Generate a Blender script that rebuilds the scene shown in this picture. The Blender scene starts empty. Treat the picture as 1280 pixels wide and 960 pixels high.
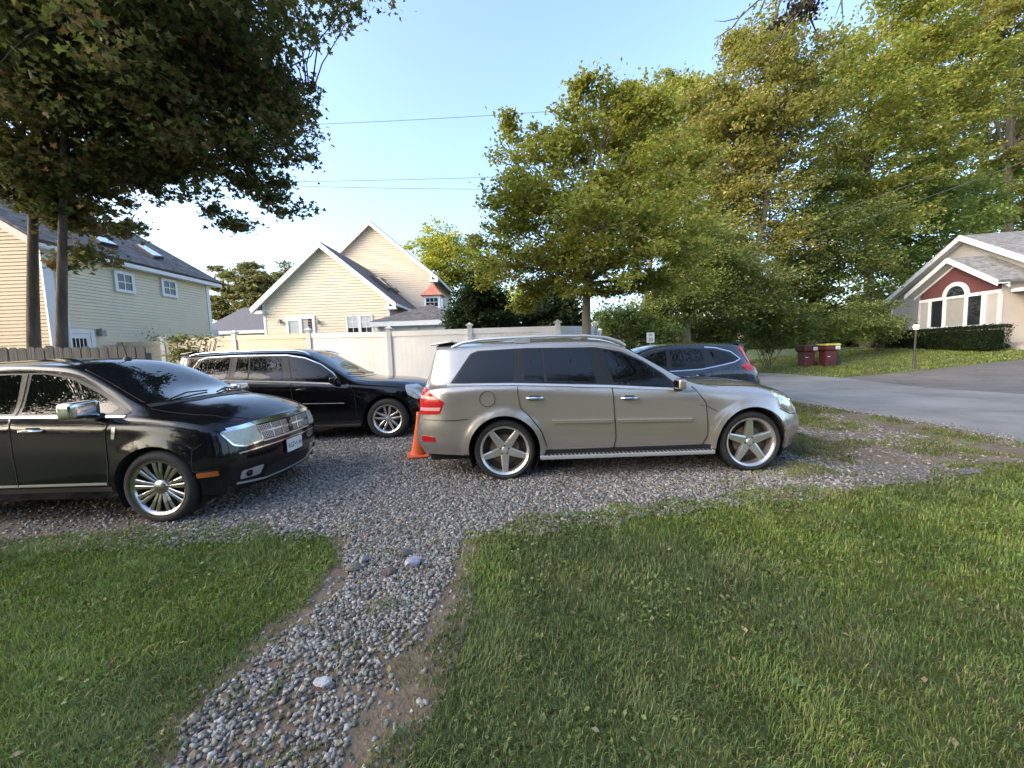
import bpy, bmesh, math, random
import numpy as np
from mathutils import Vector, Matrix
from mathutils.bvhtree import BVHTree
from mathutils.geometry import delaunay_2d_cdt

SC = bpy.context.scene
COL = SC.collection
rng = np.random.default_rng(7)
random.seed(7)
R = math.radians

# ------------------------------------------------------------------ camera, world, sun, exposure
CAM_H, PITCH, ROLL, FPX = 1.61, 4.8, 2.0, 480.0
cam_data = bpy.data.cameras.new('camera')
cam = bpy.data.objects.new('camera', cam_data)
COL.objects.link(cam)
cam_data.sensor_width = 36.0
cam_data.lens = 36.0 * FPX / 1280.0
cam_data.clip_start = 0.05
cam_data.clip_end = 2000
CAM_M = Matrix.Translation((0, 0, CAM_H)) @ Matrix.Rotation(R(90 - PITCH), 4, 'X') @ Matrix.Rotation(R(-ROLL), 4, 'Z')
cam.matrix_world = CAM_M
SC.camera = cam

SUN_EL, SUN_AZ = 26.0, -112.0          # azimuth measured from the view direction, negative = to the left
world = bpy.data.worlds.new('World')
SC.world = world
world.use_nodes = True
wn = world.node_tree
bg = wn.nodes['Background']
sky = wn.nodes.new('ShaderNodeTexSky')
sky.sky_type = 'NISHITA'
sky.sun_disc = False
sky.sun_elevation = R(SUN_EL)
sky.sun_rotation = R(SUN_AZ)
sky.air_density = 1.0
sky.dust_density = 3.0
sky.ozone_density = 2.0
bg.inputs['Strength'].default_value = 0.15
wn.links.new(sky.outputs['Color'], bg.inputs['Color'])
sl = bpy.data.lights.new('sun', 'SUN')
sl.energy = 0.65
sl.angle = R(55)
sl.color = (1.0, 0.84, 0.62)
sun = bpy.data.objects.new('sun', sl)
COL.objects.link(sun)
sd = Vector((math.sin(R(SUN_AZ)) * math.cos(R(SUN_EL)), math.cos(R(SUN_AZ)) * math.cos(R(SUN_EL)), math.sin(R(SUN_EL))))
sun.rotation_euler = sd.to_track_quat('Z', 'Y').to_euler()
SC.view_settings.view_transform = 'Standard'
SC.view_settings.look = 'None'
SC.view_settings.gamma = 1
SC.view_settings.use_curve_mapping = False
SC.view_settings.exposure = 2.05
SC.render.engine = 'CYCLES'
SC.cycles.max_bounces = 7
SC.cycles.diffuse_bounces = 4
SC.cycles.transparent_max_bounces = 4
SC.cycles.use_denoising = True

# ------------------------------------------------------------------ measuring helpers
MR = CAM_M.to_3x3()
def ray(px, py):
    d = MR @ Vector(((px - 640) / FPX, -(py - 480) / FPX, -1.0))
    return d
def at(px, py, Y):
    d = ray(px, py)
    t = Y / d.y
    return Vector((0, 0, CAM_H)) + d * t
def ground(px, py, z=0.0):
    d = ray(px, py)
    if d.z > -0.01: d.z = -0.01
    t = (z - CAM_H) / d.z
    return Vector((0, 0, CAM_H)) + d * t
def on_plane(px, py, p, n):
    o = Vector((0, 0, CAM_H)); d = ray(px, py)
    t = (Vector(p) - o).dot(Vector(n)) / d.dot(Vector(n))
    return o + d * t

def smooth(a, b, x):
    t = np.clip((x - a) / (b - a), 0, 1)
    return t * t * (3 - 2 * t)
def gz(x, y):
    """height of the terrain: level yard, a gentle rise beyond the road"""
    d = ((np.asarray(x) - 11.6) * 2.3 + (np.asarray(y) - 17.4) * 1.1) / 2.55
    return 0.95 * np.clip((d - 1.5) / 13.0, 0, 1) ** 1.2

def vnoise(x, y, scale, seed=0):
    x = np.asarray(x) / scale + 1000.5; y = np.asarray(y) / scale + 1000.5
    xi = np.floor(x).astype(np.int64); yi = np.floor(y).astype(np.int64)
    fx = x - xi; fy = y - yi
    fx = fx * fx * (3 - 2 * fx); fy = fy * fy * (3 - 2 * fy)
    def h(a, b):
        n = (a * 374761393 + b * 668265263 + seed * 1442695041) & 0xffffffff
        n = ((n ^ (n >> 13)) * 1274126177) & 0xffffffff
        return ((n ^ (n >> 16)) & 0xffff) / 65535.0
    return (h(xi, yi) * (1 - fx) + h(xi + 1, yi) * fx) * (1 - fy) + (h(xi, yi + 1) * (1 - fx) + h(xi + 1, yi + 1) * fx) * fy
def fnoise(x, y, scale, seed=0):
    return 0.55 * vnoise(x, y, scale, seed) + 0.3 * vnoise(x, y, scale / 2.3, seed + 5) + 0.15 * vnoise(x, y, scale / 5.1, seed + 9)
def inside(poly, x, y):
    x = np.asarray(x); y = np.asarray(y)
    r = np.zeros(x.shape, bool)
    n = len(poly)
    for i in range(n):
        x0, y0 = poly[i][0], poly[i][1]; x1, y1 = poly[(i + 1) % n][0], poly[(i + 1) % n][1]
        if y0 == y1: continue
        c = ((y0 > y) != (y1 > y)) & (x < (x1 - x0) * (y - y0) / (y1 - y0) + x0)
        r ^= c
    return r

# ------------------------------------------------------------------ object helpers
def tag(o, label=None, cat=None, group=None, kind=None):
    if label: o['label'] = label
    if cat: o['category'] = cat
    if group: o['group'] = group
    if kind: o['kind'] = kind
    return o
def empty(name, loc=(0, 0, 0), rz=0.0, label=None, cat=None, group=None):
    o = bpy.data.objects.new(name, None)
    COL.objects.link(o)
    o.location = loc; o.rotation_euler = (0, 0, rz)
    o.empty_display_size = 0.2
    return tag(o, label, cat, group)
def link(name, me, mat=None, parent=None):
    o = bpy.data.objects.new(name, me)
    COL.objects.link(o)
    if mat is not None and len(me.materials) == 0: me.materials.append(mat)
    if parent is not None: o.parent = parent
    return o
def copy_tree(o, parent=None):
    c = o.copy(); COL.objects.link(c)
    c.parent = parent
    for ch in list(o.children):
        copy_tree(ch, c)
    return c
def np_mesh(name, verts, tris, mat, parent=None, colors=None, smooth_=False):
    me = bpy.data.meshes.new(name)
    verts = np.ascontiguousarray(verts, np.float32).reshape(-1, 3)
    tris = np.ascontiguousarray(tris, np.int32)
    k = tris.shape[1]
    me.vertices.add(len(verts)); me.vertices.foreach_set('co', verts.ravel())
    me.loops.add(tris.size); me.loops.foreach_set('vertex_index', tris.ravel())
    me.polygons.add(len(tris)); me.polygons.foreach_set('loop_start', np.arange(0, tris.size, k, dtype=np.int32))
    if smooth_: me.polygons.foreach_set('use_smooth', np.ones(len(tris), bool))
    me.update(calc_edges=True)
    if colors is not None:
        a = me.color_attributes.new('tint', 'FLOAT_COLOR', 'POINT')
        c4 = np.ones((len(verts), 4), np.float32); c4[:, :3] = colors
        a.data.foreach_set('color', c4.ravel())
    return link(name, me, mat, parent)

class MB:
    """collects simple solids and links them as one mesh object"""
    def __init__(s): s.v = []; s.f = []; s.sm = []
    def add(s, vs, fs, sm=False):
        b = len(s.v); s.v += [tuple(v) for v in vs]
        s.f += [tuple(b + i for i in f) for f in fs]; s.sm += [sm] * len(fs)
        return s
    def box(s, lo, hi, M=None):
        x0, y0, z0 = lo; x1, y1, z1 = hi
        vs = [Vector(p) for p in ((x0,y0,z0),(x1,y0,z0),(x1,y1,z0),(x0,y1,z0),(x0,y0,z1),(x1,y0,z1),(x1,y1,z1),(x0,y1,z1))]
        if M is not None: vs = [M @ v for v in vs]
        return s.add(vs, [(0,3,2,1),(4,5,6,7),(0,1,5,4),(1,2,6,5),(2,3,7,6),(3,0,4,7)])
    def cbox(s, c, size, M=None):
        return s.box([c[i] - size[i] / 2 for i in range(3)], [c[i] + size[i] / 2 for i in range(3)], M)
    def prism(s, pts, off):
        """polygon of 3D points swept by the vector off"""
        n = len(pts); off = Vector(off)
        vs = [Vector(p) for p in pts] + [Vector(p) + off for p in pts]
        fs = [tuple(range(n - 1, -1, -1)), tuple(range(n, 2 * n))] + [(i, (i + 1) % n, n + (i + 1) % n, n + i) for i in range(n)]
        return s.add(vs, fs)
    def tube(s, pts, rad, n=8, cap=True):
        pts = [Vector(p) for p in pts]
        if not hasattr(rad, '__len__'): rad = [rad] * len(pts)
        vs = []; fs = []
        up = None
        for i, p in enumerate(pts):
            d = (pts[min(i + 1, len(pts) - 1)] - pts[max(i - 1, 0)]).normalized()
            if up is None:
                a = Vector((0, 0, 1)) if abs(d.z) < 0.9 else Vector((1, 0, 0))
                u = d.cross(a).normalized()
            else:
                u = (up - d * up.dot(d)).normalized()
            up = u
            w = d.cross(u)
            for k in range(n):
                t = 2 * math.pi * k / n
                vs.append(p + (u * math.cos(t) + w * math.sin(t)) * rad[i])
        for i in range(len(pts) - 1):
            for k in range(n):
                a = i * n + k; b = i * n + (k + 1) % n
                fs.append((a, b, b + n, a + n))
        if cap:
            fs.append(tuple(range(n - 1, -1, -1))); fs.append(tuple(range((len(pts) - 1) * n, len(pts) * n)))
        return s.add(vs, fs, True)
    def lathe(s, prof, n=24, M=None, axis='Z', close=False):
        """profile of (radius, height); axis Z or Y"""
        vs = []; fs = []
        for (r, h) in prof:
            for k in range(n):
                t = 2 * math.pi * k / n
                v = Vector((r * math.cos(t), r * math.sin(t), h)) if axis == 'Z' else Vector((r * math.cos(t), h, r * math.sin(t)))
                vs.append(M @ v if M is not None else v)
        m = len(prof)
        for i in range(m - 1 + (1 if close else 0)):
            for k in range(n):
                a = i * n + k; b = i * n + (k + 1) % n
                j = (i + 1) % m
                fs.append((a, b, j * n + (k + 1) % n, j * n + k))
        return s.add(vs, fs, True)
    def build(s, name, mat, parent=None, bevel=0, shade=None):
        me = bpy.data.meshes.new(name)
        me.from_pydata(s.v, [], s.f)
        me.polygons.foreach_set('use_smooth', s.sm if shade is None else [shade] * len(s.f))
        bm = bmesh.new(); bm.from_mesh(me)
        bmesh.ops.recalc_face_normals(bm, faces=bm.faces)
        if bevel:
            es = [e for e in bm.edges if len(e.link_faces) == 2 and e.calc_face_angle(0) > 0.6]
            bmesh.ops.bevel(bm, geom=es, offset=bevel, segments=2, affect='EDGES', profile=0.6, clamp_overlap=True)
        for e in bm.edges:
            if len(e.link_faces) == 2 and e.calc_face_angle(0) > 0.7: e.smooth = False
        bm.to_mesh(me); bm.free()
        return link(name, me, mat, parent)

# ------------------------------------------------------------------ materials
MATS = {}
def mat(name, col, rough=0.5, metal=0.0, coat=0.0, var=0.0, vscale=4.0, bump=0.0, bscale=60.0, spec=0.5, tint=False, alt=None, coords='Object', rvar=0.0):
    if name in MATS: return MATS[name]
    m = bpy.data.materials.new(name); m.use_nodes = True
    nt = m.node_tree; N = nt.nodes; L = nt.links
    p = N['Principled BSDF']
    p.inputs['Base Color'].default_value = (*col, 1)
    p.inputs['Roughness'].default_value = rough
    p.inputs['Metallic'].default_value = metal
    p.inputs['Coat Weight'].default_value = coat
    p.inputs['Coat Roughness'].default_value = 0.03
    p.inputs['Specular IOR Level'].default_value = spec
    tc = N.new('ShaderNodeTexCoord')
    if tint:
        a = N.new('ShaderNodeAttribute'); a.attribute_name = 'tint'
        L.new(a.outputs['Color'], p.inputs['Base Color'])
    elif var or alt:
        t = N.new('ShaderNodeTexNoise'); t.inputs['Scale'].default_value = vscale; t.inputs['Detail'].default_value = 6
        t.inputs['Roughness'].default_value = 0.65
        L.new(tc.outputs[coords], t.inputs['Vector'])
        r = N.new('ShaderNodeValToRGB')
        r.color_ramp.elements[0].position = 0.3; r.color_ramp.elements[1].position = 0.7
        c2 = alt if alt else tuple(min(1, c * (1 + var)) for c in col)
        c1 = col if alt else tuple(c * (1 - var) for c in col)
        r.color_ramp.elements[0].color = (*c1, 1); r.color_ramp.elements[1].color = (*c2, 1)
        L.new(t.outputs['Fac'], r.inputs['Fac']); L.new(r.outputs['Color'], p.inputs['Base Color'])
    if rvar:
        t3 = N.new('ShaderNodeTexNoise'); t3.inputs['Scale'].default_value = 9; t3.inputs['Detail'].default_value = 5
        L.new(tc.outputs[coords], t3.inputs['Vector'])
        mr = N.new('ShaderNodeMapRange'); mr.inputs['From Min'].default_value = 0.35; mr.inputs['From Max'].default_value = 0.7
        mr.inputs['To Min'].default_value = rough; mr.inputs['To Max'].default_value = rough + rvar
        L.new(t3.outputs['Fac'], mr.inputs['Value']); L.new(mr.outputs['Result'], p.inputs['Roughness'])
    if bump:
        t2 = N.new('ShaderNodeTexNoise'); t2.inputs['Scale'].default_value = bscale; t2.inputs['Detail'].default_value = 4
        L.new(tc.outputs[coords], t2.inputs['Vector'])
        b = N.new('ShaderNodeBump'); b.inputs['Strength'].default_value = bump; b.inputs['Distance'].default_value = 0.02
        L.new(t2.outputs['Fac'], b.inputs['Height']); L.new(b.outputs['Normal'], p.inputs['Normal'])
    MATS[name] = m
    return m
def leaf_mat(name, trans=0.35, rough=0.55):
    if name in MATS: return MATS[name]
    m = bpy.data.materials.new(name); m.use_nodes = True
    nt = m.node_tree; N = nt.nodes; L = nt.links
    p = N['Principled BSDF']; out = N['Material Output']
    a = N.new('ShaderNodeAttribute'); a.attribute_name = 'tint'
    L.new(a.outputs['Color'], p.inputs['Base Color'])
    p.inputs['Roughness'].default_value = rough
    p.inputs['Specular IOR Level'].default_value = 0.35
    t = N.new('ShaderNodeBsdfTranslucent')
    h = N.new('ShaderNodeHueSaturation'); h.inputs['Saturation'].default_value = 1.1; h.inputs['Value'].default_value = 1.3
    L.new(a.outputs['Color'], h.inputs['Color']); L.new(h.outputs['Color'], t.inputs['Color'])
    mx = N.new('ShaderNodeMixShader'); mx.inputs[0].default_value = trans
    L.new(p.outputs[0], mx.inputs[1]); L.new(t.outputs[0], mx.inputs[2]); L.new(mx.outputs[0], out.inputs['Surface'])
    MATS[name] = m
    return m
def ramp_mat(name, kind, stops, scale=8.0, rough=0.9, bump=0.3, coords='Object', bscale=None, stretch=(1, 1, 1), dist=0.02):
    """noise / voronoi colour ramp with relief from the same texture"""
    if name in MATS: return MATS[name]
    m = bpy.data.materials.new(name); m.use_nodes = True
    nt = m.node_tree; N = nt.nodes; L = nt.links
    p = N['Principled BSDF']; p.inputs['Roughness'].default_value = rough
    tc = N.new('ShaderNodeTexCoord'); mp = N.new('ShaderNodeMapping'); mp.inputs['Scale'].default_value = stretch
    L.new(tc.outputs[coords], mp.inputs['Vector'])
    if kind == 'noise':
        t = N.new('ShaderNodeTexNoise'); t.inputs['Detail'].default_value = 8; t.inputs['Roughness'].default_value = 0.7
        o = t.outputs['Fac']
    else:
        t = N.new('ShaderNodeTexVoronoi'); o = t.outputs['Color']
    t.inputs['Scale'].default_value = scale
    L.new(mp.outputs['Vector'], t.inputs['Vector'])
    r = N.new('ShaderNodeValToRGB')
    while len(r.color_ramp.elements) < len(stops): r.color_ramp.elements.new(0.5)
    for e, (pos, c) in zip(r.color_ramp.elements, stops):
        e.position = pos; e.color = (*c, 1)
    if kind == 'noise': L.new(o, r.inputs['Fac'])
    else:
        sp = N.new('ShaderNodeSeparateColor'); L.new(o, sp.inputs['Color']); L.new(sp.outputs[0], r.inputs['Fac'])
    L.new(r.outputs['Color'], p.inputs['Base Color'])
    if bump:
        t2 = N.new('ShaderNodeTexNoise') if kind == 'noise' else N.new('ShaderNodeTexVoronoi')
        t2.inputs['Scale'].default_value = bscale or scale
        L.new(mp.outputs['Vector'], t2.inputs['Vector'])
        b = N.new('ShaderNodeBump'); b.inputs['Strength'].default_value = bump; b.inputs['Distance'].default_value = dist
        if kind != 'noise': b.invert = True
        L.new(t2.outputs[0], b.inputs['Height']); L.new(b.outputs['Normal'], p.inputs['Normal'])
    MATS[name] = m
    return m
# ------------------------------------------------------------------ ground, road, driveways
def pxpoly(pts): return [tuple(ground(*p)[:2]) for p in pts]
LAWN_L = pxpoly([(0, 682), (150, 666), (250, 661), (330, 662), (418, 668), (430, 690), (398, 738), (335, 795), (255, 872), (190, 950), (140, 1010), (-350, 1010), (-350, 705)])
LAWN_R = pxpoly([(598, 668), (655, 650), (760, 635), (890, 624), (1000, 612), (1130, 604), (1280, 592), (1560, 575), (2400, 610), (2400, 1010), (400, 1010), (468, 930), (512, 840), (546, 775), (561, 725), (580, 690)])
PATH = pxpoly([(585, 668), (572, 700), (556, 745), (514, 800), (462, 870), (416, 940), (385, 1020), (180, 1020), (215, 930), (290, 860), (360, 790), (412, 740), (440, 700), (430, 668)])
DRIVE = [(-12, 3.45), (-7, 3.4), (-4.0, 3.4), (-2.0, 3.5), (-1.4, 3.45), (-0.35, 3.3), (0.2, 3.55), (1.2, 3.72), (2.4, 3.85), (3.4, 3.95), (4.6, 4.2), (5.9, 4.5), (7.2, 5.1), (7.35, 7.0), (7.2, 9.5), (6.9, 11.5), (5.5, 14), (2.5, 14), (1.6, 10.9), (-12.0, 13.6)]
ROAD = [(11.5, -40), (9.0, -8), (8.0, 2.5)] + pxpoly([(1330, 566), (1280, 554.5), (1180, 533), (1072, 515.5), (1001, 504), (960, 499)]) + [(6.3, 12), (4.6, 18), (2.0, 25), (-2, 34), (-12, 50), (-5, 53), (4.5, 36), (8.2, 25), (9.8, 20)] + pxpoly([(957, 467.5), (1050, 472.5)]) + [(13.4, 11.5), (14.4, 7), (15.6, -8), (17, -40)]
def hill(px, py):
    z = 0.0
    for _ in range(12):
        q = ground(px, py, z); z = 0.5 * z + 0.5 * float(gz(q.x, q.y))
    return (q.x, q.y)
DRIVE2 = [hill(1050, 472.5), hill(1092, 469.5), hill(1160, 463), hill(1222, 456), hill(1290, 449)]
DRIVE2 += [(DRIVE2[-1][0] + 14, DRIVE2[-1][1] + 2.5), (46, 2), (15.0, 2), (14.0, 8.5), (13.1, 12.0)]

m_lawn = ramp_mat('lawn_soil', 'noise', [(0.30, (0.030, 0.034, 0.012)), (0.45, (0.055, 0.075, 0.018)), (0.58, (0.085, 0.105, 0.028)), (0.75, (0.11, 0.105, 0.045))], scale=2.2, bump=0.5, bscale=40)
m_dirt = ramp_mat('bare_soil', 'noise', [(0.25, (0.085, 0.066, 0.046)), (0.45, (0.13, 0.097, 0.065)), (0.6, (0.165, 0.125, 0.085)), (0.8, (0.23, 0.18, 0.13))], scale=5.0, bump=0.5, bscale=55)
m_gravel = ramp_mat('gravel_bed', 'voronoi', [(0.0, (0.06, 0.054, 0.047)), (0.4, (0.11, 0.10, 0.09)), (0.75, (0.18, 0.168, 0.15)), (1.0, (0.28, 0.265, 0.245))], scale=60, bump=0.8, dist=0.02)
m_asphalt = ramp_mat('asphalt', 'noise', [(0.25, (0.15, 0.148, 0.145)), (0.5, (0.20, 0.197, 0.19)), (0.8, (0.25, 0.245, 0.235))], scale=0.7, bump=0.25, bscale=160, rough=0.85, dist=0.01)
m_asphalt2 = ramp_mat('driveway_asphalt', 'noise', [(0.25, (0.09, 0.085, 0.08)), (0.5, (0.12, 0.114, 0.108)), (0.8, (0.155, 0.148, 0.14))], scale=1.4, bump=0.25, bscale=160, rough=0.9, dist=0.01)

def sheet(name, poly, z, m, step=0.6, jag=0.0, jscale=0.4, label=None):
    """a flat sheet with a slightly ragged outline that follows the terrain"""
    out = []
    n = len(poly)
    for i in range(n):
        a = Vector(poly[i]); b = Vector(poly[(i + 1) % n])
        k = max(1, int((b - a).length / (0.08 if jag else step)))
        k = min(k, 160)
        for j in range(k):
            p = a.lerp(b, j / k)
            if jag:
                p = p + Vector((fnoise(p.x, p.y, jscale, 3) - 0.5, fnoise(p.x, p.y, jscale, 8) - 0.5)) * jag * 2
            out.append(p)
    xs = [p[0] for p in poly]; ys = [p[1] for p in poly]
    pts = list(out)
    gx = np.arange(min(xs), max(xs), step); gy = np.arange(min(ys), max(ys), step)
    X, Y = np.meshgrid(gx, gy); X = X.ravel(); Y = Y.ravel()
    msk = inside([tuple(p) for p in out], X, Y)
    pts += [Vector((x, y)) for x, y in zip(X[msk], Y[msk])]
    e = [(i, (i + 1) % len(out)) for i in range(len(out))]
    v, _, f, *_ = delaunay_2d_cdt(pts, e, [], 1, 1e-4)
    va = np.array([(p.x, p.y) for p in v])
    zz = gz(va[:, 0], va[:, 1]) + z
    me = bpy.data.meshes.new(name)
    me.from_pydata([(x, y, float(h)) for (x, y), h in zip(va, zz)], [], f)
    me.polygons.foreach_set('use_smooth', [True] * len(f)); me.update()
    bm = bmesh.new(); bm.from_mesh(me)
    for fc in bm.faces:
        if fc.normal.z < 0: fc.normal_flip()
    bm.to_mesh(me); bm.free()
    return tag(link(name, me, m), kind='structure')

def terrain():
    g = np.concatenate([[-900, -500, -250, -120, -70], np.arange(-45, 66, 1.5), [90, 140, 260, 500, 900]])
    n = len(g)
    X, Y = np.meshgrid(g, g)
    Z = gz(X, Y)
    v = np.stack([X, Y, Z], -1).reshape(-1, 3)
    i, j = np.meshgrid(np.arange(n - 1), np.arange(n - 1))
    a = (j * n + i).ravel()
    q = np.stack([a, a + 1, a + 1 + n, a + n], 1)
    return tag(np_mesh('ground', v, q, m_lawn, smooth_=True), kind='structure')
terrain()
SOIL = pxpoly([(640, 655), (590, 705), (590, 770), (560, 850), (520, 930), (490, 1020), (120, 1020), (175, 935), (245, 865), (325, 788), (388, 730), (420, 690), (400, 660), (260, 652)])
sheet('bare_soil', SOIL, 0.004, m_dirt, 0.4, 0.05)
SOIL2 = [(-9, 3.2), (-4.2, 3.25), (-3.4, 3.3), (-3.6, 4.6), (-9, 4.6)]
sheet('parking_soil', SOIL2, 0.012, m_dirt, 0.4, 0.06)
SOIL3 = [(4.6, 4.9), (5.6, 4.65), (6.6, 4.75), (7.8, 4.0), (7.9, 5.2), (7.66, 7.0), (7.64, 8.4), (7.4, 9.6), (7.0, 9.4), (5.6, 8.4), (4.9, 6.4)]
sheet('gravel_driveway', DRIVE, 0.008, m_gravel, 0.6, 0.08)
sheet('verge_soil', SOIL3, 0.012, m_dirt, 0.4, 0.12)
sheet('road', ROAD, 0.016, m_asphalt, 1.2, 0.05, 0.8)
sheet('opposite_driveway', DRIVE2, 0.020, m_asphalt2, 1.2, 0.05, 0.8)

# ------------------------------------------------------------------ loose gravel (uncountable): real stones joined into one mesh
def stones(name, pts, size, z0, label):
    n = len(pts)
    base = np.array([(-1,-1,-1),(1,-1,-1),(1,1,-1),(-1,1,-1),(-1,-1,1),(1,-1,1),(1,1,1),(-1,1,1)], float)
    tri = np.array([(0,2,1),(0,3,2),(4,5,6),(4,6,7),(0,1,5),(0,5,4),(1,2,6),(1,6,5),(2,3,7),(2,7,6),(3,0,4),(3,4,7)])
    v = base[None] * rng.uniform(0.45, 1.0, (n, 8, 3))
    sc = np.stack([rng.uniform(0.7, 1.35, n), rng.uniform(0.5, 1.0, n), rng.uniform(0.35, 0.75, n)], 1) * size[:, None] * 0.5
    v = v * sc[:, None, :]
    a = rng.uniform(0, 2 * np.pi, n); tl = rng.normal(0, 0.4, n); tl2 = rng.normal(0, 0.4, n)
    ca, sa = np.cos(a), np.sin(a)
    # tilt then spin
    y = v[..., 1] * np.cos(tl)[:, None] - v[..., 2] * np.sin(tl)[:, None]; z = v[..., 1] * np.sin(tl)[:, None] + v[..., 2] * np.cos(tl)[:, None]
    v[..., 1], v[..., 2] = y, z
    x = v[..., 0] * np.cos(tl2)[:, None] - v[..., 2] * np.sin(tl2)[:, None]; z = v[..., 0] * np.sin(tl2)[:, None] + v[..., 2] * np.cos(tl2)[:, None]
    v[..., 0], v[..., 2] = x, z
    x = v[..., 0] * ca[:, None] - v[..., 1] * sa[:, None]; y = v[..., 0] * sa[:, None] + v[..., 1] * ca[:, None]
    v[..., 0] = x + pts[:, 0:1]; v[..., 1] = y + pts[:, 1:2]
    v[..., 2] += (z0 + size * 0.14 + gz(pts[:, 0], pts[:, 1]))[:, None]
    g = np.clip(rng.normal(0.20, 0.085, n), 0.05, 0.45)
    c = np.stack([g * rng.uniform(0.99, 1.09, n), g * rng.uniform(0.97, 1.02, n), g * rng.uniform(0.85, 1.0, n)], 1)
    br = rng.random(n) < 0.10
    c[br] *= np.array([1.15, 0.95, 0.75])
    wh = rng.random(n) < 0.05
    c[wh] = c[wh] * 0.4 + 0.28
    f = (tri[None] + (np.arange(n) * 8)[:, None, None]).reshape(-1, 3)
    o = np_mesh(name, v, f, mat('stone', (0.2, 0.2, 0.2), 0.85, tint=True), colors=np.repeat(c, 8, 0))
    tag(o, label, None, None, 'stuff')
    return o
def scatter(poly, dens, jit=0.05):
    xs = [p[0] for p in poly]; ys = [p[1] for p in poly]
    A = (max(xs) - min(xs)) * (max(ys) - min(ys))
    n = int(A * dens)
    x = rng.uniform(min(xs), max(xs), n); y = rng.uniform(min(ys), max(ys), n)
    k = inside(poly, x + (fnoise(x, y, 0.35, 21) - 0.5) * 2 * jit, y + (fnoise(x, y, 0.35, 22) - 0.5) * 2 * jit)
    return np.stack([x[k], y[k]], 1)
GRAVEL_V = [(-4.6, 3.2), (-1.3, 3.3), (-0.3, 3.2), (2.5, 3.7), (5.0, 4.2), (6.4, 4.7), (7.3, 9.3), (6.9, 11), (1.6, 10.5), (-4.0, 10.2)]
p = scatter(PATH, 4600, 0.16)
thin = fnoise(p[:, 0], p[:, 1], 0.45, 31)
# the near end of the path is worn and half overgrown
keep = rng.random(len(p)) < np.where(p[:, 1] > 2.15, np.clip(1.7 - thin, 0.45, 1), np.clip(1.75 - 1.9 * thin, 0.15, 0.95))
p = p[keep]
stones('path_gravel', p, rng.uniform(0.012, 0.034, len(p)), 0.006, 'loose grey crushed stone on the footpath through the lawn')
p = scatter(GRAVEL_V, 1900, 0.14)
dens = np.ones(len(p))
dens *= np.where(p[:, 1] > 7, 0.35, 1.0)
worn = smooth(2.6, 4.4, p[:, 0] - 0.25 * (p[:, 1] - 4))
dens *= 1 - worn * np.clip(0.25 + 1.1 * fnoise(p[:, 0], p[:, 1], 0.8, 12), 0, 0.92)
dens *= np.where((p[:, 0] < -2.5) & (p[:, 1] < 4.7), np.clip((p[:, 0] + 4.2) / 1.4, 0.12, 1), 1)
k = rng.random(len(p)) < dens
p = p[k]
stones('driveway_gravel', p, rng.uniform(0.016, 0.040, len(p)) * (1 + 0.07 * np.clip(p[:, 1] - 4, 0, 5)), 0.006, 'loose grey crushed stone spread over the parking area')
p = scatter(SOIL, 420, 0.05)
stones('scattered_pebbles', p, rng.uniform(0.015, 0.035, len(p)), 0.0, 'pebbles scattered over the bare soil beside the path')

p = scatter([(-6.5, 3.3), (-2.8, 3.35), (-2.8, 4.6), (-6.5, 4.6)], 420, 0.05)
stones('parking_pebbles', p, rng.uniform(0.014, 0.036, len(p)), 0.012, 'pebbles on the shaded soil under the near black car')
e_ = ROAD[2:9]; q_ = []
for (xa, ya), (xb, yb) in zip(e_[:-1], e_[1:]):
    L_ = math.hypot(xb - xa, yb - ya); m_ = int(L_ * 260); t_ = rng.random(m_)
    o_ = rng.normal(-0.02, 0.16, m_)
    q_.append(np.stack([xa + (xb - xa) * t_ + o_ * (yb - ya) / L_ * -1, ya + (yb - ya) * t_ + o_ * (xb - xa) / L_], 1))
p = np.concatenate(q_)
stones('road_grit', p, rng.uniform(0.010, 0.034, len(p)), 0.014, 'grit crumbling along the near edge of the road')

def cracks(m, scale, width):
    nt = m.node_tree; N = nt.nodes; L = nt.links; P_ = N['Principled BSDF']
    src = P_.inputs['Base Color'].links[0].from_socket
    tc = N.new('ShaderNodeTexCoord'); no = N.new('ShaderNodeTexNoise'); no.inputs['Scale'].default_value = 1.3; no.inputs['Detail'].default_value = 5
    L.new(tc.outputs['Object'], no.inputs['Vector'])
    mx = N.new('ShaderNodeMix'); mx.data_type = 'VECTOR'; mx.inputs[0].default_value = 0.35
    L.new(tc.outputs['Object'], mx.inputs[4]); L.new(no.outputs['Color'], mx.inputs[5])
    vo = N.new('ShaderNodeTexVoronoi'); vo.feature = 'DISTANCE_TO_EDGE'; vo.inputs['Scale'].default_value = scale
    L.new(mx.outputs[1], vo.inputs['Vector'])
    mr = N.new('ShaderNodeMapRange'); mr.inputs['From Max'].default_value = width; mr.inputs['To Min'].default_value = 0.45
    L.new(vo.outputs['Distance'], mr.inputs['Value'])
    n2 = N.new('ShaderNodeTexNoise'); n2.inputs['Scale'].default_value = 0.35; n2.inputs['Detail'].default_value = 6
    L.new(tc.outputs['Object'], n2.inputs['Vector'])
    m2 = N.new('ShaderNodeMapRange'); m2.inputs['From Min'].default_value = 0.35; m2.inputs['From Max'].default_value = 0.68; m2.inputs['To Min'].default_value = 0.78; m2.inputs['To Max'].default_value = 1.1
    L.new(n2.outputs['Fac'], m2.inputs['Value'])
    mu = N.new('ShaderNodeMath'); mu.operation = 'MULTIPLY'; L.new(mr.outputs['Result'], mu.inputs[0]); L.new(m2.outputs['Result'], mu.inputs[1])
    vm = N.new('ShaderNodeVectorMath'); vm.operation = 'SCALE'; L.new(src, vm.inputs[0]); L.new(mu.outputs[0], vm.inputs['Scale'])
    L.new(vm.outputs[0], P_.inputs['Base Color'])
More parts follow.
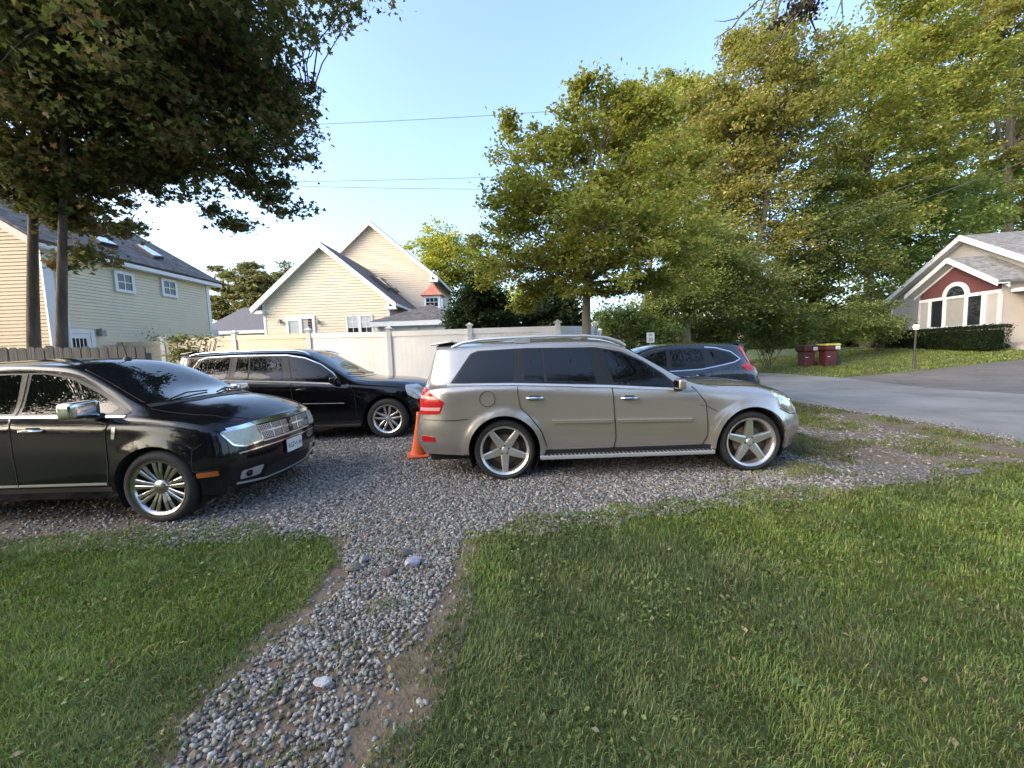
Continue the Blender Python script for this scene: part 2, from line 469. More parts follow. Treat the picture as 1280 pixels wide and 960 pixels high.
cracks(m_asphalt, 0.32, 0.006)
cracks(m_asphalt2, 0.45, 0.008)

def rock(px, py, size, col, label, zs=0.5, rot=0.0):
    q = ground(px, py)
    bm = bmesh.new()
    bmesh.ops.create_icosphere(bm, subdivisions=2, radius=1)
    rr = np.random.default_rng(int(px * 7 + py))
    ns = rr.normal(0, 1, (5, 3)); ns /= np.linalg.norm(ns, axis=1)[:, None]
    for v in bm.verts:
        for k in range(5):
            d = v.co.dot(Vector(ns[k])); 
            if d > 0.62: v.co -= Vector(ns[k]) * (d - 0.62) * 0.9
        v.co += Vector(rr.normal(0, 0.03, 3))
        v.co = Vector((v.co.x * size * .85, v.co.y * size * 0.55, v.co.z * size * zs * .9))
    me = bpy.data.meshes.new('rock'); bm.to_mesh(me); bm.free()
    o = link('rock', me, mat('rock_%.2f_%.2f_%.2f' % col, col, 0.85, var=0.3, vscale=30, bump=0.6, bscale=60))
    o.location = (q.x, q.y, size * zs * 0.45 + 0.012); o.rotation_euler = (0.1, 0.15, rot)
    tag(o, label, 'rock', 'large stones lying in the gravel path')
rock(404, 858, 0.052, (0.40, 0.40, 0.42), 'pale flat stone, largest one at the near end of the gravel path', 0.5, 0.2)
rock(516, 709, 0.075, (0.38, 0.38, 0.44), 'whitish upright block of stone at the far end of the gravel path', 0.75, 0.8)
rock(485, 719, 0.07, (0.12, 0.09, 0.08), 'dark reddish brown stone in the gravel path', 0.5, 0.4)
rock(443, 714, 0.075, (0.17, 0.155, 0.12), 'brownish grey stone on the grassy left edge of the gravel path', 0.5, 0.6)
rock(508, 694, 0.085, (0.10, 0.10, 0.095), 'flat dark grey stone at the top end of the gravel path', 0.42, 0.1)
rock(455, 704, 0.06, (0.26, 0.255, 0.26), 'grey angular stone beside the brownish one at the path edge', 0.7, 1.2)
# ------------------------------------------------------------------ buildings
m_yel = mat('yellow_siding', (0.62, 0.55, 0.41), 0.6, var=0.05, vscale=1.5)
m_yel2 = mat('warm_lit_siding', (0.64, 0.52, 0.39), 0.6, var=0.05, vscale=1.5)  # the wing's siding again, with orange light put into the colour
m_grey = mat('grey_siding', (0.34, 0.33, 0.325), 0.6, var=0.05, vscale=1.5)
m_tan = mat('lit_siding_tan_trim', (0.39, 0.345, 0.30), 0.6, var=0.05, vscale=1.5)  # grey siding with warm light put into its colour; also tan trim
m_white = mat('white_trim', (0.66, 0.68, 0.70), 0.5, var=0.04, vscale=3)
m_roof = ramp_mat('roof_shingle', 'voronoi', [(0.0, (0.055, 0.05, 0.052)), (0.5, (0.085, 0.078, 0.08)), (1.0, (0.125, 0.115, 0.115))], scale=5, stretch=(1, 1, 2), bump=0.4, rough=0.95)
m_roof2 = ramp_mat('grey_roof_shingle', 'voronoi', [(0.0, (0.11, 0.11, 0.11)), (0.5, (0.16, 0.16, 0.16)), (1.0, (0.21, 0.21, 0.20))], scale=5, stretch=(1, 1, 2), bump=0.4, rough=0.95)
m_glass = mat('window_glass', (0.015, 0.018, 0.022), 0.04, spec=0.45)
m_blind = mat('window_blind', (0.27, 0.27, 0.25), 0.25, var=0.05, coat=0.6)
m_curtain = mat('curtain', (0.42, 0.45, 0.45), 0.4, var=0.15, vscale=6, coat=0.6)
m_sky_glass = mat('skylight_glass', (0.55, 0.60, 0.72), 0.08, metal=0.7)
m_maroon = mat('maroon_cladding', (0.105, 0.036, 0.040), 0.7, var=0.06, vscale=1.5)
m_copper = mat('copper_roof', (0.50, 0.17, 0.10), 0.5, var=0.15, vscale=3)
m_black = mat('black_metal', (0.015, 0.015, 0.016), 0.45)
m_concrete = mat('concrete', (0.33, 0.32, 0.30), 0.9, var=0.15, vscale=4, bump=0.2)

def clip(poly, z, keep_above):
    out = []
    n = len(poly)
    for i in range(n):
        a = poly[i]; b = poly[(i + 1) % n]
        ia = (a[1] >= z) == keep_above or a[1] == z; ib = (b[1] >= z) == keep_above or b[1] == z
        if ia: out.append(a)
        if ia != ib:
            t = (z - a[1]) / (b[1] - a[1]); out.append((a[0] + (b[0] - a[0]) * t, z))
    return out
def siding(name, poly, o, u, nrm, m, parent, course=0.105, proud=0.02):
    """lapped clapboards as real tilted courses; poly in (u, z), convex"""
    o = Vector(o); u = Vector(u).normalized(); nrm = Vector(nrm).normalized()
    mb = MB()
    z0 = min(p[1] for p in poly); z1 = max(p[1] for p in poly)
    k = int(math.ceil((z1 - z0) / course))
    P = lambda p, d: o + u * p[0] + Vector((0, 0, p[1])) + nrm * d
    for i in range(k):
        a = z0 + i * course; b = min(z1, a + course)
        q = clip(clip(poly, a, True), b, False)
        if len(q) < 3: continue
        vs = [P(p, proud * (1 - (p[1] - a) / course) + 0.002) for p in q]
        fs = [tuple(range(len(q)))]
        lo = [i2 for i2, p in enumerate(q) if abs(p[1] - a) < 1e-6]
        if len(lo) >= 2:
            b0 = len(vs); vs += [P(q[lo[0]], 0.0), P(q[lo[-1]], 0.0)]
            fs.append((lo[0], lo[-1], b0 + 1, b0))
        mb.add(vs, fs)
    # solid backing
    mb.prism([P(p, -0.012) for p in poly], -nrm * 0.12)
    return mb.build(name, m, parent, shade=False)
def frame_M(o, u, nrm):
    """matrix: local x along the wall, y outward, z up"""
    u = Vector(u).normalized(); nrm = Vector(nrm).normalized()
    return Matrix.Translation(o) @ Matrix((( u.x, nrm.x, 0, 0), (u.y, nrm.y, 0, 0), (0, 0, 1, 0), (0, 0, 0, 1)))
def window(parent, M, x, z, w, h, cols=1, rows=1, fr=0.09, glass=None, name='window', mull=0.035, depth=0.06):
    """frame (sash part), panes as sub-parts; x, z of the lower left corner of the opening on the wall"""
    mb = MB()
    mb.box((x - fr, 0.0, z - fr), (x + w + fr, depth, z), M)
    mb.box((x - fr, 0.0, z + h), (x + w + fr, depth, z + h + fr), M)
    mb.box((x - fr, 0.0, z), (x, depth - 0.002, z + h), M); mb.box((x + w, 0.0, z), (x + w + fr, depth - 0.002, z + h), M)
    cw = w / cols; ch = h / rows
    for i in range(1, cols): mb.box((x + i * cw - mull / 2, 0.0, z), (x + i * cw + mull / 2, depth - 0.015, z + h), M)
    for j in range(1, rows): mb.box((x, 0.0, z + j * ch - mull / 2), (x + w, depth - 0.018, z + j * ch + mull / 2), M)
    f = mb.build(name, m_white, parent)
    for i in range(cols):
        for j in range(rows):
            a = MB(); a.box((x + i * cw + 0.008, 0.022, z + j * ch + 0.008), (x + (i + 1) * cw - 0.008, 0.032, z + (j + 1) * ch - 0.008), M)
            a.build('pane', glass[(i, j)] if isinstance(glass, dict) and (i, j) in glass else (glass if glass is not None and not isinstance(glass, dict) else m_glass), f)
    return f
def slab(name, quad, th, m, parent):
    a, b, c, d = [Vector(p) for p in quad]
    n = (b - a).cross(d - a).normalized()
    if n.z < 0: n = -n
    mb = MB(); mb.prism([a, b, c, d], n * th)
    return mb.build(name, m, parent)
def board(mb, a, b, w, th, nrm):
    """a flat board from a to b, hanging w below the line, th thick along nrm"""
    a = Vector(a); b = Vector(b); nrm = Vector(nrm).normalized()
    mb.prism([a, b, b - Vector((0, 0, w)), a - Vector((0, 0, w))], nrm * th)
def sconce(parent, M, x, z):
    mb = MB(); mb.box((x - 0.05, 0.0, z - 0.09), (x + 0.05, 0.03, z + 0.09), M)
    mb.tube([M @ Vector((x, 0.03, z + 0.05)), M @ Vector((x, 0.12, z + 0.08))], 0.012, 6)
    mb.box((x - 0.07, 0.06, z - 0.14), (x + 0.07, 0.20, z + 0.05), M)
    mb.prism([M @ Vector(q) for q in ((x - 0.09, 0.04, z + 0.05), (x + 0.09, 0.04, z + 0.05), (x, 0.13, z + 0.12))], (0.0, -0.0, 0.012))
    return mb.build('wall_lamp', mat('lamp_grey', (0.25, 0.25, 0.24), 0.5), parent)

# ---- left house: gable end towards the camera, long eaved side running away
WX, WY0, WY1, EZ = -13.6, 11.5, 17.7, 5.3
hl = empty('house', (-16.6, 15, 0), 0, 'pale yellow clapboard house with two skylights behind the wooden fence on the left', 'house')
def hlp(v): return Vector(v) - Vector(hl.location)
RX, RZ = -16.75, 7.35
side_len = WY1 - WY0
siding('wall', [(0, 0), (side_len, 0), (side_len, EZ), (0, EZ)], hlp((WX, WY0, 0)), (0, 1, 0), (1, 0, 0), m_yel, hl)
gw = 2 * (WX - RX)
siding('wall', [(0, 0), (gw, 0), (gw, EZ), (gw / 2, RZ), (0, EZ)], hlp((WX - gw, WY0, 0)), (1, 0, 0), (0, -1, 0), mat('shaded_yellow_siding', (0.31, 0.25, 0.15), 0.6, var=0.06, vscale=1.5), hl)  # yellow siding darkened, the tree's shade is put into the colour
siding('wall', [(0, 0), (gw, 0), (gw, EZ), (gw / 2, RZ), (0, EZ)], hlp((WX, WY1, 0)), (-1, 0, 0), (0, 1, 0), m_yel, hl)
sl_ = (RZ - EZ) / (WX - RX)
OH = 0.28
ex, ez = WX + OH, EZ - OH * sl_
RT = 0.16
r1 = slab('roof', [hlp((ex, WY0 - 0.3, ez)), hlp((ex, WY1 + 0.45, ez)), hlp((RX, WY1 + 0.02, RZ)), hlp((RX, WY0 - 0.3, RZ))], RT, m_roof, hl)
slab('roof', [hlp((2 * RX - ex, WY0 - 0.3, ez)), hlp((2 * RX - ex, WY1 + 0.45, ez)), hlp((RX - 0.003, WY1 + 0.02, RZ)), hlp((RX - 0.003, WY0 - 0.3, RZ))], RT, m_roof, hl)
mb = MB()
mb.box(hlp((ex - 0.02, WY0 - 0.32, ez - 0.08)), hlp((ex + 0.035, WY1 + 0.47, ez + 0.11)))
mb.box(hlp((WX + 0.02, WY0 - 0.25, ez - 0.085)), hlp((ex - 0.025, WY1 + 0.4, ez - 0.055)))
mb.build('eave_fascia', m_white, hl)
mb = MB(); board(mb, hlp((ex, WY0 - 0.33, ez + 0.1)), hlp((RX, WY0 - 0.33, RZ + 0.1)), 0.24, 0.04, (0, 1, 0)); board(mb, hlp((2 * RX - ex, WY0 - 0.33, ez + 0.1)), hlp((RX - 0.01, WY0 - 0.33, RZ + 0.1)), 0.24, 0.04, (0, 1, 0))
mb.build('rake_board', m_tan, hl)
mb = MB()
mb.box(hlp((WX - 0.02, WY0 - 0.035, 0)), hlp((WX + 0.04, WY0 + 0.22, EZ - 0.02))); mb.build('corner_board', m_white, hl); mb = MB(); mb.box(hlp((WX - 0.02, WY1 - 0.14, 0)), hlp((WX + 0.04, WY1 + 0.03, EZ - 0.02)))
mb.build('corner_board', m_white, hl)
mb = MB(); mb.tube([hlp((WX + 0.22, WY0 + 0.42, EZ - 0.15)), hlp((WX + 0.09, WY0 + 0.40, EZ - 0.5)), hlp((WX + 0.09, WY0 + 0.40, 0.1))], 0.045, 8)
mb.build('downspout', m_white, hl)
M = frame_M(hlp((WX + 0.018, WY0, 0)), (0, 1, 0), (1, 0, 0))
def wall_uv(px, py):
    q = on_plane(px, py, (WX, 0, 0), (1, 0, 0)); return q.y - WY0, q.z
for (xa, ya, xb, yb) in ((146, 345, 160, 361), (204, 354, 216, 367)):
    u0, z0 = wall_uv(xa, yb); u1, z1 = wall_uv(xb, ya)
    window(hl, M, u0, z0, max(0.5, u1 - u0), max(0.5, z1 - z0), 2, 2, 0.10)
u0, z0 = wall_uv(80, 416); u1, _ = wall_uv(110, 416)
mb = MB(); mb.box((u0, 0.0, 0.35), (u1, 0.05, z0 + 0.0), M); d = mb.build('door', m_white, hl)
mb = MB()
for k in range(4): mb.box((u0 + 0.12 + k * (u1 - u0 - 0.24) / 4 + 0.015, 0.05, z0 - 0.62), (u0 + 0.12 + (k + 1) * (u1 - u0 - 0.24) / 4 - 0.015, 0.056, z0 - 0.16), M)
mb.build('door_pane', m_glass, d)
mb = MB(); mb.box((u0 - 0.12, 0.0, 0.3), (u0 - 0.003, 0.07, z0 + 0.13), M); mb.box((u1 + 0.003, 0.0, 0.3), (u1 + 0.12, 0.07, z0 + 0.13), M); mb.box((u0, 0.0, z0 + 0.005), (u1, 0.068, z0 + 0.128), M)
mb.build('door_frame', m_white, hl)
sconce(hl, M, wall_uv(122, 415)[0], wall_uv(122, 415)[1])
mb = MB(); mb.box((side_len + 0.10, -0.35, 2.2), (side_len + 0.45, -0.05, 3.1), M); mb.build('meter_box', mat('meter_grey', (0.55, 0.56, 0.58), 0.5), hl)
nrm = Vector((sl_, 0, 1)).normalized()
rp = Vector((ex, 0, ez)) + nrm * RT
for quad in (((108, 294), (127, 299), (147, 311), (124, 306)), ((167, 307.5), (178, 309), (204, 324.5), (191, 323.5))):
    q = [on_plane(x, y, rp, nrm) - Vector(hl.location) for x, y in quad]
    mb = MB(); mb.prism(q, nrm * 0.12); s = mb.build('skylight', m_black, hl)
    c = sum(q, Vector()) / 4
    mb = MB(); mb.prism([c + (a - c) * 0.86 + nrm * 0.121 for a in q], nrm * 0.01); mb.build('pane', m_sky_glass, s)

# ---- middle house: low gabled wing in front of a taller gabled block, hip-roofed sunroom
hm = empty('house', (-11.4, 27, 0), 0, 'cream clapboard house of two stepped gables behind the white vinyl fence', 'house')
def hmp(v): return Vector(v) - Vector(hm.location)
def gable_block(x0, x1, y0, y1, ez, pz, m, oh=0.55, tip=0.35, th=0.18):
    w = x1 - x0; xm = (x0 + x1) / 2
    siding('wall', [(0, 0), (w, 0), (w, ez), (w / 2, pz), (0, ez)], hmp((x0, y0, 0)), (1, 0, 0), (0, -1, 0), m, hm, 0.17, 0.034)
    siding('wall', [(0, 0), (y1 - y0, 0), (y1 - y0, ez), (0, ez)], hmp((x1, y0, 0)), (0, 1, 0), (1, 0, 0), m, hm, 0.17, 0.034)
    siding('wall', [(0, 0), (y1 - y0, 0), (y1 - y0, ez), (0, ez)], hmp((x0, y1, 0)), (0, -1, 0), (-1, 0, 0), m, hm)
    s = (pz - ez) / (w / 2)
    for sgn in (-1, 1):
        e = xm + sgn * (w / 2 + oh); zz = ez - oh * s; xr = xm + sgn * 0.002
        slab('roof', [hmp((e, y0 - tip, zz)), hmp((e, y1, zz)), hmp((xr, y1, pz)), hmp((xr, y0 - tip, pz))], th, m_roof, hm)
        mb = MB(); board(mb, hmp((e + sgn * 0.03, y0 - tip - 0.05, zz + 0.14)), hmp((xm + sgn * 0.003, y0 - tip - 0.05, pz + 0.17)), 0.36, 0.045, (0, 1, 0))
        # soffit
        q = [hmp((e, y0 - tip, zz - 0.06)), hmp((xr, y0 - tip, pz - 0.06)), hmp((xr, y0 - 0.03, pz - 0.06)), hmp((e, y0 - 0.03, zz - 0.06))]
        mb.prism(q, (0, 0, 0.05))
        mb.box(hmp((min(e, e - sgn * 0.62), y0 - tip + 0.01, zz - 0.24)), hmp((max(e, e - sgn * 0.62), y0 - 0.03, zz - 0.05)))
        mb.build('rake_board', m_white, hm)
        mb = MB(); mb.box(hmp((min(e, e + sgn * 0.12), y0 - tip, zz - 0.05)), hmp((max(e, e + sgn * 0.12), y1, zz + 0.10))); mb.build('gutter', m_white, hm)
        mb = MB(); xe = x0 if sgn < 0 else x1
        mb.box(hmp((xe - 0.07, y0 - 0.045, 0)), hmp((xe + 0.07, y0 + 0.1, ez - 0.1))); mb.build('corner_board', m_white, hm)
    return s
s1 = gable_block(-15.1, -7.45, 24, 31.0, 5.15, 8.42, m_yel)
s2 = gable_block(-15.2, -6.1, 31.05, 41, 8.0, 11.95, m_yel2)
M = frame_M(hmp((-15.2, 24 - 0.018, 0)), (1, 0, 0), (0, -1, 0))
def mid_uv(px, py):
    q = on_plane(px, py, (0, 24, 0), (0, 1, 0)); return q.x + 15.2, q.z
u0, z1 = mid_uv(361, 399.5); u1, z0 = mid_uv(392, 417)
mb = MB(); mb.box((u0 - 0.16, 0, 0.9), (u1 + 0.16, 0.07, 1.0), M); mb.box((u0 - 0.16, 0, z1), (u1 + 0.16, 0.07, z1 + 0.18), M)
mb.box((u0 - 0.16, 0, 1.0), (u0, 0.068, z1), M); mb.box((u1, 0, 1.0), (u1 + 0.16, 0.068, z1), M)
um = (u0 + u1) / 2
mb.box((um - 0.09, 0, 1.0), (um + 0.09, 0.064, z1), M); mb.box((u0, 0, z1 - 0.1), (um, 0.06, z1), M)
d = mb.build('sliding_door', m_white, hm)
mb = MB(); mb.box((u0 + 0.02, 0.02, 1.0), (um - 0.09, 0.03, z1 - 0.1), M); mb.build('pane', m_curtain, d)
mb = MB(); mb.box((um + 0.45, 0.005, 1.0), (u1, 0.015, z1), M); mb.build('doorway_dark', mat('dark_interior', (0.012, 0.01, 0.009), 0.9), d)
mb = MB(); mb.box((um + 0.09, 0.005, 1.0), (um + 0.449, 0.02, z1), M); mb.build('curtain', mat('pale_curtain', (0.4, 0.38, 0.36), 0.8), d)
sconce(hm, M, mid_uv(351, 402)[0], mid_uv(351, 402)[1]); sconce(hm, M, mid_uv(398, 402)[0], mid_uv(398, 402)[1])
u0, z1 = mid_uv(434.5, 396); u1, z0 = mid_uv(465.5, 415.5)
um = (u0 + u1) / 2
for a, b in ((u0, um - 0.09), (um + 0.09, u1)):
    gl = {(i, j): (m_glass if j == 0 else m_curtain) for i in range(2) for j in range(3)}
    window(hm, M, a, z0, b - a, z1 - z0, 2, 3, 0.085, gl, mull=0.03)
# three slim skylights on the wing's right slope
nrm = Vector((s1, 0, 1)).normalized(); rp = Vector((-7.45, 0, 5.15)) + nrm * 0.18
for quad in (((462, 346), (466, 346), (487, 363), (483, 363)), ((473.5, 350.5), (477, 351), (497, 367), (493.5, 367)), ((484, 354), (488, 355), (506, 369.5), (503, 369.5))):
    q = [on_plane(x, y, rp, nrm) - Vector(hm.location) for x, y in quad]
    mb = MB(); mb.prism(q, nrm * 0.24); s = mb.build('skylight', m_black, hm)
    c = sum(q, Vector()) / 4
    mb = MB(); mb.prism([c + (a - c) * 0.55 + nrm * 0.241 for a in q], nrm * 0.01); mb.build('pane', m_sky_glass, s)
# sunroom
SX0, SX1, SY0, SY1 = -7.35, -2.9, 21.6, 26.2
mb = MB(); mb.box(hmp((SX0, SY0, 0)), hmp((SX1, SY1, 3.25))); mb.build('sunroom_wall', m_white, hm)
mb = MB()
apex0 = hmp((-4.75, SY0 + 2.0, 4.65)); apex1 = hmp((-4.75, SY1, 4.65)); o = 0.35
A, B, C_, D_ = hmp((SX0 - o, SY0 - o, 3.52)), hmp((SX1 + o, SY0 - o, 3.52)), hmp((SX1 + o, SY1, 3.52)), hmp((SX0 - o, SY1, 3.52))
mb.add([A, B, C_, D_, apex0, apex1], [(0, 1, 4), (1, 2, 5, 4), (3, 0, 4, 5), (2, 3, 5), (0, 3, 2, 1)])
mb.build('sunroom_roof', m_roof, hm)
mb = MB(); mb.box(hmp((SX0 - 0.33, SY0 - 0.33, 3.24)), hmp((SX1 + 0.33, SY1, 3.515))); mb.build('sunroom_fascia', m_white, hm)
M2 = frame_M(hmp((SX0, SY0, 0)), (1, 0, 0), (0, -1, 0))
for k, (a, b) in enumerate(((0.35, 1.85), (2.35, 4.0))):
    window(hm, M2, a, 1.3, b - a, 1.45, 2, 1, 0.07, mull=0.10)
mb = MB(); mb.box((1.98, 0, 0), (2.22, 0.09, 3.2), M2); mb.box((-0.02, 0, 0), (0.16, 0.09, 3.2), M2); mb.build('sunroom_post', m_white, hm)
# copper-roofed lantern on the sunroom's back
cu = hmp((-5.35, 27.6, 4.45))
mb = MB(); mb.box(cu + Vector((-0.56, -0.56, 0)), cu + Vector((0.56, 0.56, 1.25))); mb.box(cu + Vector((-0.64, -0.64, 0.30)), cu + Vector((0.64, 0.64, 0.36)))
lan = mb.build('lantern', m_white, hm)
mb = MB(); b = 0.76
mb.add([cu + Vector((-b, -b, 1.25)), cu + Vector((b, -b, 1.25)), cu + Vector((b, b, 1.25)), cu + Vector((-b, b, 1.25)), cu + Vector((-0.3, -0.3, 1.75)), cu + Vector((0.3, -0.3, 1.75)), cu + Vector((0.3, 0.3, 1.75)), cu + Vector((-0.3, 0.3, 1.75)), cu + Vector((0, 0, 2.25))],
       [(0, 1, 5, 4), (1, 2, 6, 5), (2, 3, 7, 6), (3, 0, 4, 7), (4, 5, 8), (5, 6, 8), (6, 7, 8), (7, 4, 8), (0, 3, 2, 1)])
mb.build('copper_roof', m_copper, lan)
M3 = frame_M(cu + Vector((-0.56, -0.56, 0)), (1, 0, 0), (0, -1, 0)); 
mb = MB()
for i in range(3):
    for j in range(2): mb.box((0.16 + i * 0.28, 0.0, 0.5 + j * 0.3), (0.40 + i * 0.28, 0.012, 0.76 + j * 0.3), M3)
M3 = frame_M(cu + Vector((0.56, -0.56, 0)), (0, 1, 0), (1, 0, 0))
for i in range(3):
    for j in range(2): mb.box((0.16 + i * 0.28, 0.0, 0.5 + j * 0.3), (0.40 + i * 0.28, 0.012, 0.76 + j * 0.3), M3)
mb.build('pane', m_glass, lan)

# ---- far grey-roofed house between the two yellow ones
hf = empty('house', (-29.5, 43, 0), 0, 'distant pale blue house with a low grey roof between the two yellow houses', 'house')
hf.scale = (1.05, 1, 1.42)
mb = MB(); mb.box((-4.2, 0, 0), (6.5, 7, 3.4)); mb.build('wall', mat('pale_blue_wall', (0.42, 0.47, 0.52), 0.7, var=0.05), hf)
mb = MB(); mb.add([(-4.8, -0.6, 3.4), (7, -0.6, 3.4), (7, 7.6, 3.4), (-4.8, 7.6, 3.4), (-2.2, 3.5, 5.6), (7, 3.5, 5.6)], [(0, 1, 5, 4), (2, 3, 4, 5), (3, 0, 4), (1, 2, 5), (0, 3, 2, 1)])
mb.build('roof', mat('far_roof', (0.10, 0.10, 0.115), 0.9, var=0.15), hf)
mb = MB(); mb.box((-4.85, -0.68, 3.25), (7, -0.605, 3.48)); mb.build('fascia', m_white, hf)
mb = MB(); mb.box((1.0, -0.02, 1.2), (2.0, -0.001, 2.6)); mb.build('window', m_glass, hf)

# ---- right house: grey gable with a maroon bay, arched picture window
TH = R(10.0)
HX, HY = 25.8, 20.3
HZ = float(gz(HX, HY)) + 0.05
hr = empty('house', (HX, HY, HZ), math.atan2(-math.cos(TH), -math.sin(TH)), 'grey clapboard house with a maroon gable and an arched picture window on the right', 'house')
HM = Matrix.Translation((HX, HY, HZ)) @ Matrix.Rotation(math.atan2(-math.cos(TH), -math.sin(TH)), 4, 'Z')
HMI = HM.inverted()
def hrp(px, py, dy=0.0):
    n_ = HM.to_3x3() @ Vector((0, 1, 0))
    return HMI @ on_plane(px, py, HM @ Vector((0, dy, 0)), n_)
# main gable wall (set back 0.9 m behind the bay)
SB = 1.5
la = hrp(1114, 379, SB); pk = hrp(1211, 297, SB)
x0 = la.x; ezr = la.z; xm = pk.x; pz = pk.z; w = 2 * (xm - x0)
siding('wall', [(0, -0.9), (w, -0.9), (w, ezr), (w / 2, pz), (0, ezr)], (x0, SB, 0), (1, 0, 0), (0, -1, 0), m_grey, hr)
siding('wall', [(0, -0.9), (11, -0.9), (11, ezr), (0, ezr)], (x0 + w, SB, 0), (0, 1, 0), (1, 0, 0), m_tan, hr)
siding('wall', [(0, -0.5), (11, -0.5), (11, ezr), (0, ezr)], (x0, SB + 11, 0), (0, -1, 0), (-1, 0, 0), m_grey, hr)
sr = (pz - ezr) / (w / 2)
for sgn in (-1, 1):
    oh = 0.5; e = xm + sgn * (w / 2 + oh); zz = ezr - oh * sr; xr = xm + sgn * 0.002
    slab('roof', [(e, SB - 0.45, zz), (e, SB + 11, zz), (xr, SB + 11, pz), (xr, SB - 0.45, pz)], 0.17, m_roof2, hr)
    mb = MB(); board(mb, (e + sgn * 0.02, SB - 0.5, zz + 0.16), (xm + sgn * 0.003, SB - 0.5, pz + 0.19), 0.33, 0.045, (0, 1, 0))
    mb.prism([(e, SB - 0.45, zz - 0.06), (xr, SB - 0.45, pz - 0.06), (xr, SB - 0.03, pz - 0.06), (e, SB - 0.03, zz - 0.06)], (0, 0, 0.05))
    mb.build('rake_board', m_white, hr)
# lower roof crossing to the right
b0 = hrp(1148.5, 411); b1 = hrp(1249, 400)
bx0 = b0.x; bx1 = b1.x; bw = bx1 - bx0
bez = (hrp(1148.5, 362).z + hrp(1249, 352).z) / 2; bpz = hrp(1193, 326).z
bandz = (hrp(1150, 376).z + hrp(1245, 366).z) / 2
siding('wall', [(0, -0.9), (bw, -0.9), (bw, bandz), (0, bandz)], (bx0, 0, 0), (1, 0, 0), (0, -1, 0), m_grey, hr)
siding('wall', [(0, -0.9), (SB, -0.9), (SB, bez + 0.1), (0, bez + 0.1)], (bx0, SB, 0), (0, -1, 0), (-1, 0, 0), m_grey, hr)
siding('wall', [(0, -0.9), (SB, -0.9), (SB, bez + 0.1), (0, bez + 0.1)], (bx1, 0, 0), (0, 1, 0), (1, 0, 0), m_tan, hr)
mb = MB(); mb.prism([(bx0, 0, bandz + 0.06), (bx1, 0, bandz + 0.06), (bx1, 0, bez), (bx0 + bw / 2, 0, bpz), (bx0, 0, bez)], (0, 0.1, 0)); mb.build('maroon_panel', m_maroon, hr)
mb = MB(); mb.box((bx0 - 0.02, -0.04, bandz - 0.09), (bx1 + 0.02, 0.0, bandz + 0.09)); mb.build('band_board', m_white, hr)
sb_ = (bpz - bez) / (bw / 2)
for sgn in (-1, 1):
    xm2 = bx0 + bw / 2; oh = 0.42; e = xm2 + sgn * (bw / 2 + oh); zz = bez - oh * sb_; xr = xm2 + sgn * 0.002
    slab('roof', [(e, -0.55, zz), (e, SB - 0.02, zz), (xr, SB - 0.02, bpz), (xr, -0.55, bpz)], 0.14, m_roof2, hr)
    mb = MB(); board(mb, (e + sgn * 0.02, -0.6, zz + 0.13), (xm2 + sgn * 0.003, -0.6, bpz + 0.16), 0.30, 0.045, (0, 1, 0))
    mb.prism([(e, -0.55, zz - 0.06), (xr, -0.55, bpz - 0.06), (xr, -0.02, bpz - 0.06), (e, -0.02, zz - 0.06)], (0, 0, 0.05))
    board(mb, (e, -0.045, zz - 0.10), (xm2 + sgn * 0.003, -0.045, bpz - 0.10), 0.16, 0.03, (0, 1, 0))
    mb.build('rake_board', m_white, hr)
mb = MB(); mb.box((bx0 - 0.05, -0.045, -0.9), (bx0 + 0.08, 0.06, bandz - 0.1)); mb.build('corner_board', mat('pale_grey_trim', (0.5, 0.48, 0.47), 0.6), hr); mb = MB(); mb.box((bx1 - 0.10, -0.045, -0.9), (bx1 + 0.05, 0.06, bandz - 0.1)); mb.build('corner_board', mat('pale_grey_trim', (0.5, 0.48, 0.47), 0.6), hr)
# small porch roof and step in the corner beside the bay
mb = MB(); mb.box((bx1 + 0.08, 0.35, bez - 0.75), (bx1 + 3.5, SB - 0.03, bez - 0.6)); mb.build('porch_eave', m_white, hr)
mb = MB(); mb.box((bx1 + 0.04, 0.1, -0.9), (bx1 + 3.5, SB - 0.03, 0.22)); mb.box((bx1 + 0.05, -0.3, -0.9), (bx1 + 3.5, 0.098, 0.06)); mb.build('step', m_concrete, hr)
# picture window
M = frame_M((bx0, -0.02, 0), (1, 0, 0), (0, -1, 0))
wl = hrp(1161, 408).x - bx0; wr = hrp(1231, 408).x - bx0; wz0 = hrp(1195, 407.5).z; wz1 = bandz - 0.09
c0 = hrp(1181, 400).x - bx0; c1 = hrp(1208, 400).x - bx0
fr = 0.17
mb = MB()
mb.box((wl, 0, wz0 - fr), (wr, 0.08, wz0), M)
mb.box((wl, 0, wz0), (wl + fr, 0.078, wz1), M); mb.box((wr - fr, 0, wz0), (wr, 0.078, wz1), M)
mb.box((c0 - fr / 2, 0, wz0), (c0 + fr / 2, 0.076, wz1), M); mb.box((c1 - fr / 2, 0, wz0), (c1 + fr / 2, 0.076, wz1), M)
cc = (c0 + c1) / 2; rr = (c1 - c0) / 2
n = 20
for k in range(n):
    a0 = math.pi * k / n; a1 = math.pi * (k + 1) / n; ro = rr + 0.14; ri = rr - 0.08
    q = [M @ Vector((cc + r_ * math.cos(t), 0.0, bandz + 0.05 + r_ * math.sin(t))) for r_, t in ((ri, a0), (ro, a0), (ro, a1), (ri, a1))]
    mb.prism(q, (0, -0.09, 0))
mb.box((c0, 0, bandz - 0.088), (c1, 0.082, bandz + 0.05), M)
pw = mb.build('window', m_white, hr)
for a, b, g in ((wl + fr, c0 - fr / 2, m_glass), (c0 + fr / 2, c1 - fr / 2, m_blind), (c1 + fr / 2, wr - fr, m_glass)):
    mb = MB(); mb.box((a, 0.01, wz0), (b, 0.022, wz1), M); mb.build('pane', g, pw)
